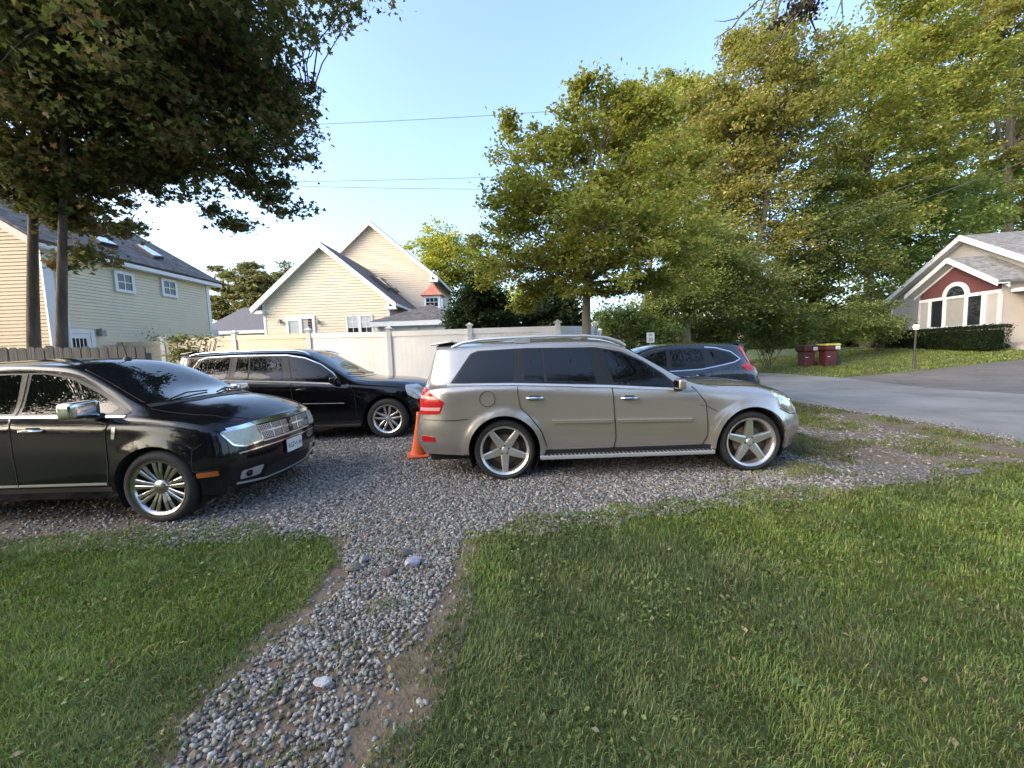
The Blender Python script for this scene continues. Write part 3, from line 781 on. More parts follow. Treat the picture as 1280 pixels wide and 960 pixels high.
mb = MB(); q = [M @ Vector((cc + (rr - 0.08) * math.cos(math.pi * k / n), 0.03, bandz + 0.05 + (rr - 0.08) * math.sin(math.pi * k / n))) for k in range(n + 1)]
mb.prism(q, (0, -0.01, 0)); mb.build('arched_pane', m_glass, pw)

# ------------------------------------------------------------------ fences
m_vinyl = mat('white_vinyl', (0.79, 0.775, 0.75), 0.4, var=0.06, vscale=2)
m_vinyl2 = mat('shaded_vinyl', (0.55, 0.47, 0.36), 0.45, var=0.05, vscale=2)  # white vinyl darkened to tan, shade painted into the colour
def fence_line(parent, pts, tops, m, skip_first=False):
    for i, (q, t) in enumerate(zip(pts, tops)):
        if not (skip_first and i == 0):
            mb = MB(); mb.box((q[0] - 0.064, q[1] - 0.064, 0), (q[0] + 0.064, q[1] + 0.064, t + 0.03))
            ps = mb.build('post', m_vinyl, parent)
            mb = MB(); mb.box((q[0] - 0.10, q[1] - 0.10, t + 0.03), (q[0] + 0.10, q[1] + 0.10, t + 0.065))
            a = 0.085; z = t + 0.065
            mb.add([(q[0] - a, q[1] - a, z), (q[0] + a, q[1] - a, z), (q[0] + a, q[1] + a, z), (q[0] - a, q[1] + a, z), (q[0], q[1], z + 0.06)], [(0, 1, 4), (1, 2, 4), (2, 3, 4), (3, 0, 4)])
            mb.build('cap', m_vinyl, ps)
        if i + 1 < len(pts):
            a = Vector((*q, 0)); b = Vector((*pts[i + 1], 0)); d = (b - a).normalized(); L = (b - a).length
            n = Vector((d.y, -d.x, 0))
            t2 = tops[i + 1]
            mm = m[i] if isinstance(m, list) else m
            for z_, h_, nm in ((0.10, 0.16, 'rail'), (0, 0.15, 'rail')):
                mb = MB()
                za, zb = (z_, z_) if z_ else (t - 0.20, t2 - 0.20)
                c = a + d * 0.064 - n * 0.03; e = b - d * 0.064 - n * 0.03
                mb.prism([c + Vector((0, 0, za)), e + Vector((0, 0, zb)), e + Vector((0, 0, zb + h_)), c + Vector((0, 0, za + h_))], n * 0.06)
                mb.build(nm, mm, parent)
            npl = max(3, int((L - 0.13) / 0.152))
            for k in range(npl):
                s0 = 0.064 + (L - 0.128) * k / npl + 0.0015; s1 = 0.064 + (L - 0.128) * (k + 1) / npl - 0.0015
                c = a + d * s0 - n * 0.011; e = a + d * s1 - n * 0.011
                mb = MB(); mb.prism([c + Vector((0, 0, 0.26)), e + Vector((0, 0, 0.26)), e + Vector((0, 0, t + (t2 - t) * s1 / L - 0.20)), c + Vector((0, 0, t + (t2 - t) * s0 / L - 0.20))], n * 0.022)
                mb.build('plank', mm, parent)
vf = empty('vinyl_fence', (0, 0, 0), 0, 'white vinyl privacy fence with capped posts behind the parked cars', 'fence')
VF = []
for px, Y, py in ((122, 13.6, 427), (204, 13.05, 424), (293, 12.5, 417.5), (386, 11.9, 414.5), (486, 11.4, 412.5), (587, 10.9, 408.5), (697, 10.5, 405.0)):
    q = at(px, py, Y); VF.append(((q.x, q.y), q.z))
fence_line(vf, [v[0] for v in VF], [v[1] for v in VF], [m_vinyl2, m_vinyl2, m_vinyl2, m_vinyl, m_vinyl, m_vinyl])
q = at(743, 406, 12.4)
fence_line(vf, [VF[-1][0], (q.x, q.y), (q.x + 1.2, q.y + 4.5)], [VF[-1][1], q.z, q.z], m_vinyl, True)
mb = MB(); mb.box((VF[0][0][0] - 1.7, VF[0][0][1] - 0.03, 0.1), (VF[0][0][0] - 0.07, VF[0][0][1] + 0.03, VF[0][1] - 0.03)); mb.build('panel', m_vinyl, vf)

wf = empty('wooden_fence', (-6.1, 6.35, 0), 0, 'weathered grey dog-eared picket fence behind the black car on the left', 'fence')
m_wood = ramp_mat('weathered_wood', 'noise', [(0.3, (0.07, 0.065, 0.058)), (0.5, (0.13, 0.12, 0.105)), (0.75, (0.21, 0.195, 0.175))], scale=14, stretch=(1, 1, 0.08), bump=0.5, bscale=40)
xr = at(181, 440, 6.35).x
for k in range(24):
    h = at(140, 432.5, 6.35).z + rng.normal(0, 0.012) + (0.03 if k > 9 else 0); x1 = xr - k * 0.15 - rng.uniform(0, 0.006); x0 = x1 - 0.138
    y = rng.normal(0, 0.004); c = 0.035
    mb = MB(); mb.prism([(x0 + 6.1, y, 0.05), (x1 + 6.1, y, 0.05), (x1 + 6.1, y, h - c), (x1 + 6.1 - c, y, h), (x0 + 6.1 + c, y, h), (x0 + 6.1, y, h - c)], (0, 0.02, 0))
    mb.build('picket', m_wood, wf)
for z in (0.4, 1.1, 1.65):
    mb = MB(); mb.box((xr + 6.1 - 3.6, 0.035, z), (xr + 6.1, 0.075, z + 0.09)); mb.build('rail', m_wood, wf)
for k in range(3):
    mb = MB(); x = xr + 6.1 - 0.1 - k * 1.7; mb.box((x - 0.045, 0.078, 0), (x + 0.045, 0.168, 1.8)); mb.build('post', m_wood, wf)
# ------------------------------------------------------------------ cars
def paint(name, col, metal, rough=0.28, fl=0.0):
    m = mat(name, col, rough, metal, 1.0 if metal else 0.35, rvar=0.0 if metal > .6 else 0.05, spec=0.5 if metal else 0.35)
    return m
m_pewter = paint('pewter_paint', (0.44, 0.402, 0.365), 0.68, 0.24)
m_blackp = paint('black_paint', (0.006, 0.006, 0.008), 0.0, 0.12)
m_blackp2 = paint('deep_black_paint', (0.004, 0.004, 0.005), 0.0, 0.10)
m_navy = paint('navy_paint', (0.026, 0.034, 0.050), 0.5, 0.25)
m_cglass = mat('tinted_glass', (0.003, 0.0035, 0.004), 0.012, spec=0.5)
m_wglass = mat('windscreen_glass', (0.008, 0.010, 0.011), 0.015, spec=0.8)
m_seal = mat('window_seal', (0.010, 0.010, 0.011), 0.35)
m_gap = mat('shut_line', (0.012, 0.012, 0.012), 0.8)
m_chrome = mat('chrome', (0.70, 0.71, 0.72), 0.16, 1.0)
m_satin = mat('satin_metal', (0.66, 0.66, 0.66), 0.38, 0.75)
m_alloy = mat('alloy_wheel', (0.66, 0.65, 0.63), 0.30, 0.85, var=0.08, vscale=10)
m_chromew = mat('chrome_wheel', (0.48, 0.48, 0.48), 0.25, 1.0)
m_dalloy = mat('alloy_dark', (0.05, 0.045, 0.04), 0.5, 0.6)
m_rubber = mat('tyre_rubber', (0.018, 0.018, 0.018), 0.75, var=0.35, vscale=7, bump=0.15, bscale=120)
m_plastic = mat('black_plastic', (0.014, 0.014, 0.015), 0.55)
m_well = mat('wheel_well_lining', (0.008, 0.008, 0.008), 0.95)
m_disc = mat('brake_disc', (0.16, 0.12, 0.09), 0.55, 0.8, var=0.3, vscale=12)
m_lens = mat('headlight_lens', (0.52, 0.53, 0.43), 0.30, 0.0, 0.15, var=0.12, vscale=14)
m_clear = mat('clear_lens', (0.55, 0.55, 0.52), 0.10, 0.5, 1.0, var=0.3, vscale=30)
m_red = mat('tail_lens_red', (0.40, 0.008, 0.012), 0.14, 0.0, 0.2, spec=0.35)
m_redw = mat('tail_lens_pale', (0.55, 0.30, 0.28), 0.14, 0.0, 0.3)
m_amber = mat('amber_lens', (0.42, 0.11, 0.04), 0.2, 0.0, 0.8)
m_plate = mat('plate_white', (0.72, 0.73, 0.74), 0.4)
m_ink = mat('plate_ink', (0.02, 0.02, 0.03), 0.5)

def hermite(keys, t, tn):
    """C1 interpolation of keys (S, ...) at parameters t, sampled at tn"""
    S = len(keys); h = np.diff(t)
    shp = (-1,) + (1,) * (keys.ndim - 1)
    d = np.diff(keys, axis=0) / h.reshape(shp)
    m = np.zeros_like(keys)
    w0 = h[1:].reshape(shp); w1 = h[:-1].reshape(shp)
    m[1:-1] = (d[:-1] * w0 + d[1:] * w1) / (w0 + w1)
    m[0] = d[0]; m[-1] = d[-1]
    i = np.clip(np.searchsorted(t, tn, 'right') - 1, 0, S - 2)
    hh = h[i]; s = (tn - t[i]) / hh
    s = s.reshape(shp); hh = hh.reshape(shp)
    return (keys[i] * (2 * s**3 - 3 * s**2 + 1) + m[i] * hh * (s**3 - 2 * s**2 + s) + keys[i + 1] * (-2 * s**3 + 3 * s**2) + m[i + 1] * hh * (s**3 - s**2))

class Shell:
    """car body skin lofted through rails from tail to nose, with panels projected onto it"""
    def __init__(s, table, wheels, Ra, zc, bulge=0.022, step=0.035):
        # table rows: 5 rails (x,y,z) bottom..top edge, then crown (x,z)
        K = np.array([[list(p) for p in row[:5]] for row in table], float)
        C = np.array([[row[5][0], row[5][1]] for row in table], float)
        b3, b4 = K[:, 3], K[:, 4]
        led = b3 + (b4 - b3) * np.array([.10, 0, 0])
        led[:, 1] = b3[:, 1] - np.minimum(.034, .3 * np.maximum(0, b3[:, 1] - b4[:, 1])); led[:, 2] = b3[:, 2] + np.minimum(.026, .3 * (b4[:, 2] - b3[:, 2]))
        K = np.concatenate([K[:, :4], led[:, None], K[:, 4:]], 1)
        mir = np.array([1, -1, 1.0])
        K2 = np.concatenate([K[1:2] * mir, K, K[-2:-1] * mir]); C2 = np.concatenate([C[1:2], C, C[-2:-1]])
        ch = np.linalg.norm(np.diff(K2[:, 2:4].mean(1), axis=0), axis=1) + 0.02
        t = np.concatenate([[0], np.cumsum(ch)])
        n = int((t[-2] - t[1]) / step)
        tn = np.linspace(t[1], t[-2], n)
        G = hermite(K2, t, tn); Cc = hermite(C2, t, tn)
        G[0, :, 1] = 0; G[-1, :, 1] = 0
        # smoothing along the length
        for _ in range(6):
            G[1:-1] = 0.5 * G[1:-1] + 0.25 * (G[:-2] + G[2:]); Cc[1:-1] = 0.5 * Cc[1:-1] + 0.25 * (Cc[:-2] + Cc[2:])
        tv = np.array([0, 0.20, 0.45, 0.655, 0.70, 1.0]); nv = 41
        vv = np.linspace(0, 1, nv)
        band = np.swapaxes(hermite(np.swapaxes(G, 0, 1), tv, vv), 0, 1)      # n, nv, 3
        for (xw, zw) in wheels:
            r = np.hypot(band[..., 0] - xw, band[..., 2] - zw)
            f = np.where(r >= Ra, np.exp(-((r - Ra) / 0.075) ** 2), 1.0) * (band[..., 2] < zw + Ra + 0.25) * smooth(0.2, 0.5, np.abs(band[..., 1]))
            band[..., 1] += bulge * f
        na = 17
        a = np.linspace(1, -1, na + 2)[1:-1]
        E = band[:, -1, :]
        top = np.zeros((n, na, 3))
        top[..., 0] = Cc[:, 0:1] + (E[:, 0:1] - Cc[:, 0:1]) * (a ** 2)[None]
        top[..., 1] = E[:, 1:2] * a[None]
        top[..., 2] = Cc[:, 1:2] + (E[:, 2:3] - Cc[:, 1:2]) * (np.abs(a) ** 2.6)[None]
        left = band.copy(); right = band[:, ::-1].copy(); right[..., 1] *= -1
        ring = np.concatenate([left, top, right], 1)
        m = ring.shape[1]
        V = ring.reshape(-1, 3)
        i, j = np.meshgrid(np.arange(n - 1), np.arange(m - 1), indexing='ij')
        q = np.stack([i * m + j, (i + 1) * m + j, (i + 1) * m + j + 1, i * m + j + 1], -1).reshape(-1, 4)
        s.V, s.Q, s.wheels, s.Ra = V, q, wheels, Ra
        bm = bmesh.new()
        bv = [bm.verts.new(v) for v in V]
        for f in q:
            try: bm.faces.new([bv[k] for k in f])
            except ValueError: pass
        bmesh.ops.remove_doubles(bm, verts=bm.verts, dist=0.0005)
        bmesh.ops.dissolve_degenerate(bm, dist=0.0004, edges=bm.edges)
        bmesh.ops.recalc_face_normals(bm, faces=bm.faces)
        # outward check
        sgn = sum(f.normal.dot(f.calc_center_median() - Vector((1.0, 0, 0.7))) for f in bm.faces)
        if sgn < 0: bmesh.ops.reverse_faces(bm, faces=bm.faces)
        s.bvh = BVHTree.FromBMesh(bm)
        s.bm = bm
    def body(s, m, parent):
        bm = s.bm
        kill = []
        for f in bm.faces:
            c = f.calc_center_median()
            for (xw, zw) in s.wheels:
                if abs(c.y) > 0.45 and (c.x - xw) ** 2 + (c.z - zw) ** 2 < s.Ra ** 2: kill.append(f); break
        bmesh.ops.delete(bm, geom=kill, context='FACES')
        for v in bm.verts:
            if v.is_boundary and abs(v.co.y) > 0.45:
                for (xw, zw) in s.wheels:
                    dx, dz = v.co.x - xw, v.co.z - zw; r = math.hypot(dx, dz)
                    if abs(r - s.Ra) < 0.055 and r > 0.1:
                        v.co.x = xw + dx / r * s.Ra; v.co.z = zw + dz / r * s.Ra
        me = bpy.data.meshes.new('body'); bm.to_mesh(me); bm.free()
        me.polygons.foreach_set('use_smooth', [True] * len(me.polygons))
        return link('body', me, m, parent)
    def cast(s, o, d):
        h = s.bvh.ray_cast(Vector(o), Vector(d), 12.0)
        return h[0], h[1]
    def project(s, view, side, a, b):
        if view == 'side': return s.cast((a, side * 3, b), (0, -side, 0))
        if view == 'front': return s.cast((6, a + 0.0007, b), (-1, 0, 0))
        if view == 'rear': return s.cast((-8, a + 0.0007, b), (1, 0, 0))
        return s.cast((a, b + 0.0007, 4), (0, 0, -1))
    def panel(s, name, poly, m, parent, side=-1, view='side', off=0.004, th=0.012, res=0.05, rad=0.0, parts=None):
        if rad: poly = rounded(poly, rad)
        out = []
        n = len(poly)
        for i in range(n):
            p = Vector(poly[i][:2]); q = Vector(poly[(i + 1) % n][:2])
            k = max(1, int((q - p).length / (res * 0.8)))
            out += [p.lerp(q, j / k) for j in range(k)]
        xs = [p[0] for p in out]; ys = [p[1] for p in out]
        pts = list(out)
        X, Y = np.meshgrid(np.arange(min(xs), max(xs), res), np.arange(min(ys), max(ys), res)); X = X.ravel(); Y = Y.ravel()
        if len(X):
            k = inside([tuple(p) for p in out], X, Y)
            oa = np.array([(p.x, p.y) for p in out])
            for x, y in zip(X[k], Y[k]):
                if np.min(np.hypot(oa[:, 0] - x, oa[:, 1] - y)) > res * 0.35: pts.append(Vector((x, y)))
        e = [(i, (i + 1) % len(out)) for i in range(len(out))]
        v2, _, f, *_ = delaunay_2d_cdt(pts, e, [], 1, 1e-5)
        P = []; ok = []; Nn = []
        for p in v2:
            l, nn = s.project(view, side, p.x, p.y)
            if l is None: P.append(Vector()); Nn.append(Vector((0, 0, 1))); ok.append(False)
            else: P.append(l + nn * off); Nn.append(nn); ok.append(True)
        f = [t for t in f if all(ok[i] for i in t)]
        if not f: return None
        ax = {'side': Vector((0, side, 0)), 'front': Vector((1, 0, 0)), 'rear': Vector((-1, 0, 0)), 'top': Vector((0, 0, 1))}[view]
        ff = []
        for t in f:
            nn = (P[t[1]] - P[t[0]]).cross(P[t[2]] - P[t[0]])
            ff.append(tuple(t) if nn.dot(ax) > 0 else tuple(reversed(t)))
        cnt = {}
        for t in ff:
            for i in range(len(t)):
                a, b = t[i], t[(i + 1) % len(t)]
                cnt[(a, b)] = 1
        V = list(P); F = list(ff); SM = [True] * len(ff)
        for (a, b) in list(cnt):
            if (b, a) not in cnt:
                k = len(V)
                V += [P[a].copy(), P[b].copy(), P[b] - Nn[b] * th, P[a] - Nn[a] * th]
                F.append((k + 1, k, k + 3, k + 2)); SM.append(False)
        me = bpy.data.meshes.new(name); me.from_pydata(V, [], F); me.polygons.foreach_set('use_smooth', SM); me.update()
        return link(name, me, m, parent)
    def line(s, name, pts, w, m, parent, side=-1, view='side', off=0.003, closed=False, th=0.006):
        """a thin strip following a polyline on the skin"""
        P = [Vector(p[:2]) for p in pts]
        if closed: P.append(P[0])
        Q = []
        for a, b in zip(P[:-1], P[1:]):
            k = max(1, int((b - a).length / 0.04)); Q += [a.lerp(b, j / k) for j in range(k)]
        Q.append(P[-1])
        L = []; Rr = []
        for i, p in enumerate(Q):
            d = (Q[min(i + 1, len(Q) - 1)] - Q[max(i - 1, 0)])
            if d.length < 1e-9: d = Vector((1, 0))
            d.normalize(); nn = Vector((-d.y, d.x)) * w / 2
            L.append(p + nn); Rr.append(p - nn)
        V = []; F = []
        prev = None
        for a, b in zip(L, Rr):
            (la, na), (lb, nb) = s.project(view, side, a.x, a.y), s.project(view, side, b.x, b.y)
            if la is None or lb is None: prev = None; continue
            k = len(V); V += [la + na * off, lb + nb * off, la - na * th, lb - nb * th]
            if prev is not None:
                F += [(prev, prev + 1, k + 1, k), (prev, k, k + 2, prev + 2), (prev + 1, prev + 3, k + 3, k + 1)]
            prev = k
        if not F: return None
        me = bpy.data.meshes.new(name); me.from_pydata(V, [], F)
        bm = bmesh.new(); bm.from_mesh(me); bmesh.ops.recalc_face_normals(bm, faces=bm.faces); bm.to_mesh(me); bm.free()
        return link(name, me, m, parent)
    def arches(s, parent, trim=None, tw=0.05, toff=0.008):
        for (xw, zw) in s.wheels:
            for side in (-1, 1):
                ring = []
                for k in range(49):
                    t = math.pi * (-0.16 + 1.32 * k / 48)
                    x, z = xw + s.Ra * math.cos(t), zw + s.Ra * math.sin(t)
                    l, n = s.project('side', side, x, z)
                    ring.append((x, (l.y if l is not None and abs(l.y) > 0.5 else None), z))
                ys = [r[1] for r in ring if r[1] is not None]
                yd = side * 0.86 if not ys else ys[0]
                V = []; F = []
                for (x, y, z) in ring:
                    if y is not None: yd = y
                    V += [(x, yd - side * 0.002, z), (x, side * 0.50, z)]
                for k in range(48): F.append((2 * k, 2 * k + 1, 2 * k + 3, 2 * k + 2))
                c = len(V); V.append((xw, side * 0.50, zw))
                for k in range(48): F.append((2 * k + 1, c, 2 * k + 3))
                me = bpy.data.meshes.new('wheel_well'); me.from_pydata(V, [], F); link('wheel_well', me, m_well, parent)
                if trim:
                    po = [(xw + (s.Ra + tw) * math.cos(math.pi * (-0.10 + 1.20 * k / 40)), zw + (s.Ra + tw) * math.sin(math.pi * (-0.10 + 1.20 * k / 40))) for k in range(41)]
                    pi = [(xw + (s.Ra + 0.002) * math.cos(math.pi * (-0.10 + 1.20 * k / 40)), zw + (s.Ra + 0.002) * math.sin(math.pi * (-0.10 + 1.20 * k / 40))) for k in range(40, -1, -1)]
                    s.panel('arch_trim', po + pi, trim, parent, side, 'side', toff, 0.03, 0.06)
def rounded(poly, rad, k=4):
    out = []
    n = len(poly)
    for i in range(n):
        p = Vector(poly[i][:2]); a = Vector(poly[i - 1][:2]); b = Vector(poly[(i + 1) % n][:2])
        r = poly[i][2] if len(poly[i]) > 2 else rad
        ra = min(r, (a - p).length * 0.45); rb = min(r, (b - p).length * 0.45)
        q0 = p + (a - p).normalized() * ra; q1 = p + (b - p).normalized() * rb
        for j in range(k + 1):
            t = j / k; out.append(tuple(q0 * (1 - t) ** 2 + p * 2 * t * (1 - t) + q1 * t * t))
    return out

def make_wheel(parent, x, y, z, side, Rt, Rr, W, style, spoke_mat, ang=0.0):
    """tyre with rim, disc and hub as sub-parts; local Y is the axle, outer face at +side"""
    base = Matrix.Translation((x, y, z))
    S = Matrix.Scale(-1, 4, (0, 1, 0)) if side > 0 else Matrix.Identity(4)   # built with the outer face at -Y
    T = base @ S
    w = W
    prof = [(Rr - 0.004, 0.012), (Rr + 0.012, -0.004), (Rr + 0.03, -0.008), ((Rt + Rr) / 2, -0.012), (Rt - 0.035, -0.004), (Rt - 0.016, 0.008), (Rt - 0.004, 0.03), (Rt, 0.06), (Rt, w - 0.06), (Rt - 0.012, w - 0.01), ((Rt + Rr) / 2, w), (Rr, w)]
    mb = MB(); mb.lathe(prof, 56, T, 'Y')
    # tread grooves as narrow rings
    tyre = mb.build('wheel', m_rubber, parent)
    mb = MB()
    mb.lathe([(Rr - 0.03, 0.10), (Rr - 0.026, 0.03), (Rr - 0.020, 0.012), (Rr - 0.006, 0.000), (Rr + 0.006, -0.006), (Rr + 0.010, 0.004), (Rr + 0.006, 0.016), (Rr - 0.008, 0.02)], 56, T, 'Y')
    mb.lathe([(Rr - 0.018, 0.02), (Rr - 0.03, 0.20)], 40, T, 'Y')
    def spoke(a, r0, r1, w0, w1, d0, d1, th=0.03, off0=0.0, off1=0.0, crown=0.006):
        """box spoke from radius r0 to r1, widths w0, w1, face depths d0, d1 (smaller = further out)"""
        ca, sa = math.cos(a), math.sin(a)
        def P(r, u, d): return T @ Vector((r * ca - u * sa, d, r * sa + u * ca))
        rm = (r0 + r1) / 2; wm = (w0 + w1) / 2; dm = (d0 + d1) / 2 - 0.004; om = (off0 + off1) / 2
        vs = []; 
        for r_, w_, d_, o_ in ((r0, w0, d0, off0), (rm, wm, dm, om), (r1, w1, d1, off1)):
            vs += [P(r_, o_ - w_ / 2, d_ + th), P(r_, o_ - w_ / 2, d_ + 0.006), P(r_, o_ - w_ * 0.30, d_), P(r_, o_ + w_ * 0.30, d_), P(r_, o_ + w_ / 2, d_ + 0.006), P(r_, o_ + w_ / 2, d_ + th)]
        fs = []
        for i in range(2):
            for k in range(5):
                fs.append((i * 6 + k, i * 6 + k + 1, (i + 1) * 6 + k + 1, (i + 1) * 6 + k))
        fs += [(0, 1, 2, 3, 4, 5)[::-1], (12, 13, 14, 15, 16, 17)]
        mb.add(vs, fs)
    ri = Rr - 0.018
    if style == 'five':
        for k in range(5):
            spoke(ang + k * 2 * math.pi / 5, 0.03, ri, 0.115, 0.070, 0.040, 0.018, 0.045)
        mb.lathe([(0.0, 0.030), (0.035, 0.030), (0.040, 0.036), (0.078, 0.040), (0.085, 0.075)], 28, T, 'Y')
    elif style == 'double':
        for k in range(5):
            for sg in (-1, 1):
                spoke(ang + k * 2 * math.pi / 5, 0.045, ri, 0.040, 0.032, 0.036, 0.016, 0.035, sg * 0.024, sg * 0.058)
        mb.lathe([(0.0, 0.024), (0.034, 0.024), (0.040, 0.032), (0.07, 0.036), (0.075, 0.07)], 28, T, 'Y')
    else:
        for k in range(9):
            for sg in (-1, 1):
                spoke(ang + k * 2 * math.pi / 9, 0.06, ri, 0.026, 0.048, 0.030, 0.012, 0.035, sg * 0.012, sg * 0.034)
        mb.lathe([(0.0, 0.010), (0.050, 0.012), (0.062, 0.018), (0.072, 0.028), (0.078, 0.06)], 32, T, 'Y')
    mb.build('rim', spoke_mat, tyre)
    mb = MB(); mb.lathe([(0.0, 0.085), (Rr * 0.62, 0.085), (Rr * 0.62, 0.11), (0.0, 0.11)], 36, T, 'Y'); mb.build('brake_disc', m_disc, tyre)
    mb = MB(); mb.lathe([(0.0, 0.125), (Rr - 0.02, 0.125)], 36, T, 'Y'); mb.build('rim_back', m_dalloy, tyre)
    if style != 'chrome9':
        mb = MB()
        for k in range(5):
            a = ang + (k + 0.5) * 2 * math.pi / 5
            c = Vector((0.057 * math.cos(a), 0.034, 0.057 * math.sin(a)))
            mb.lathe([(0.0, 0.0), (0.0095, 0.0), (0.0095, 0.02)], 8, T @ Matrix.Translation(c), 'Y')
        mb.build('wheel_bolt', m_plastic, tyre)
        mb = MB(); mb.lathe([(0.0, 0.0225), (0.030, 0.0235), (0.033, 0.03)], 20, T, 'Y'); mb.build('centre_cap', m_satin, tyre)
    return tyre

def mirror_part(parent, x, y, z, side, m_top, m_low, sx=0.13, sz=0.10, sy=0.22, chrome=False):
    bm = bmesh.new(); bmesh.ops.create_cube(bm, size=1)
    bmesh.ops.bevel(bm, geom=list(bm.edges), offset=0.22, segments=3, affect='EDGES', profile=0.6)
    for v in bm.verts:
        c = v.co.copy()
        f = 1 - 0.25 * max(0, side * c.y) * 1.0
        v.co = Vector((c.x * sx * 2 * f, c.y * sy, c.z * sz * 2 * f))
    me = bpy.data.meshes.new('mirror'); bm.to_mesh(me); bm.free(); me.polygons.foreach_set('use_smooth', [True] * len(me.polygons))
    o = link('mirror', me, m_top, parent); o.location = (x, y + side * sy * 0.5, z)
    mb = MB(); mb.box((-0.05, -0.02, -sz - 0.02), (0.05, 0.02, -sz + 0.03), Matrix.Translation((0, -side * sy * 0.45, 0)))
    mb.tube([(0.02, -side * (sy * 0.5 + 0.06), -sz * 1.05), (0, -side * sy * 0.25, -sz * 0.7)], 0.03, 8)
    mb.build('mirror_arm', m_low, o)
    mb = MB(); mb.box((-sx * 0.86 - 0.012, -sy * 0.36, -sz * 0.66), (-sx * 0.86 + 0.004, sy * 0.36, sz * 0.66)); mb.build('mirror_glass', m_cglass, o)
    return o
def handle_part(sh, parent, x, z, side, m, L=0.20):
    l, n = sh.project('side', side, x, z)
    if l is None: return
    mb = MB()
    y = l.y + side * 0.012
    pts = [(x - L / 2, y, z), (x - L / 2 + 0.03, y + side * 0.028, z + 0.003), (x, y + side * 0.032, z + 0.003), (x + L / 2 - 0.03, y + side * 0.028, z), (x + L / 2, y, z - 0.002)]
    mb.tube(pts, [0.010, 0.016, 0.017, 0.016, 0.012], 8)
    o = mb.build('door_handle', m, parent)
    sh.panel('handle_cup', rounded([(x - L * 0.36, z - 0.028), (x + L * 0.36, z - 0.028), (x + L * 0.36, z + 0.03), (x - L * 0.36, z + 0.03)], 0.025), m_gap, parent, side, 'side', 0.0045, 0.004, 0.03)
def floor_pan(parent, x0, x1, w, z0, z1):
    mb = MB(); mb.box((x0, -w, z0), (x1, w, z1)); mb.build('underbody', m_well, parent)
    for k in (-1, 1):
        pass
def text_mesh(name, txt, size, M, m, parent, ext=0.001, sx=1.0):
    cu = bpy.data.curves.new(name, 'FONT'); cu.body = txt; cu.size = size; cu.align_x = 'CENTER'; cu.align_y = 'CENTER'; cu.extrude = ext
    tmp = bpy.data.objects.new(name, cu); COL.objects.link(tmp)
    me = bpy.data.meshes.new_from_object(tmp.evaluated_get(bpy.context.evaluated_depsgraph_get()))
    bpy.data.objects.remove(tmp)
    me.transform(Matrix.Diagonal((sx, 1, 1, 1))); me.transform(M)
    return link(name, me, m, parent)

# ---------------------------------------------------------------- large estate-bodied cars (two of the same build)
TBL_BIG = [
 [(-1.10,0,.36),(-1.17,0,.52),(-1.13,0,.82),(-1.07,0,1.16),(-.88,0,1.73),(-.88,1.735)],
 [(-1.09,.45,.36),(-1.16,.48,.52),(-1.12,.5,.82),(-1.06,.47,1.16),(-.87,.44,1.72),(-.87,1.74)],
 [(-1.03,.77,.35),(-1.09,.82,.52),(-1.06,.82,.82),(-1.0,.78,1.16),(-.84,.62,1.69),(-.85,1.745)],
 [(-.80,.88,.35),(-.82,.935,.52),(-.81,.945,.82),(-.82,.885,1.18),(-.74,.668,1.68),(-.74,1.755)],
 [(-.42,.90,.33),(-.42,.955,.52),(-.42,.96,.82),(-.42,.92,1.20),(-.40,.69,1.685),(-.40,1.765)],
 [(.1,.90,.31),(.1,.955,.52),(.1,.962,.82),(.1,.928,1.195),(.1,.70,1.70),(.1,1.78)],
 [(.7,.90,.30),(.7,.955,.52),(.7,.962,.82),(.7,.93,1.165),(.7,.70,1.70),(.7,1.785)],
 [(1.25,.90,.30),(1.25,.955,.52),(1.25,.962,.82),(1.25,.93,1.135),(1.25,.69,1.68),(1.22,1.765)],
 [(1.65,.90,.30),(1.65,.955,.52),(1.65,.962,.82),(1.68,.928,1.11),(1.57,.685,1.61),(1.50,1.71)],
 [(2.05,.90,.30),(2.05,.955,.52),(2.05,.96,.82),(2.10,.922,1.085),(1.99,.72,1.37),(1.86,1.50)],
 [(2.42,.90,.30),(2.42,.955,.52),(2.42,.957,.80),(2.48,.912,1.06),(2.40,.775,1.145),(2.28,1.235)],
 [(2.72,.90,.30),(2.72,.955,.52),(2.72,.953,.79),(2.74,.902,1.03),(2.70,.79,1.09),(2.68,1.155)],
 [(3.1,.89,.30),(3.1,.95,.52),(3.1,.945,.77),(3.1,.885,1.0),(3.08,.775,1.065),(3.10,1.13)],
 [(3.42,.87,.29),(3.45,.92,.51),(3.44,.91,.74),(3.43,.86,.95),(3.39,.745,1.025),(3.44,1.085)],
 [(3.64,.81,.28),(3.72,.845,.50),(3.70,.82,.72),(3.63,.775,.89),(3.56,.68,.97),(3.65,1.03)],
 [(3.83,.52,.27),(3.90,.54,.50),(3.88,.52,.72),(3.81,.50,.89),(3.75,.46,.955),(3.78,.985)],
 [(3.89,0,.27),(3.96,0,.50),(3.94,0,.72),(3.87,0,.89),(3.81,0,.96),(3.81,.96)],
]
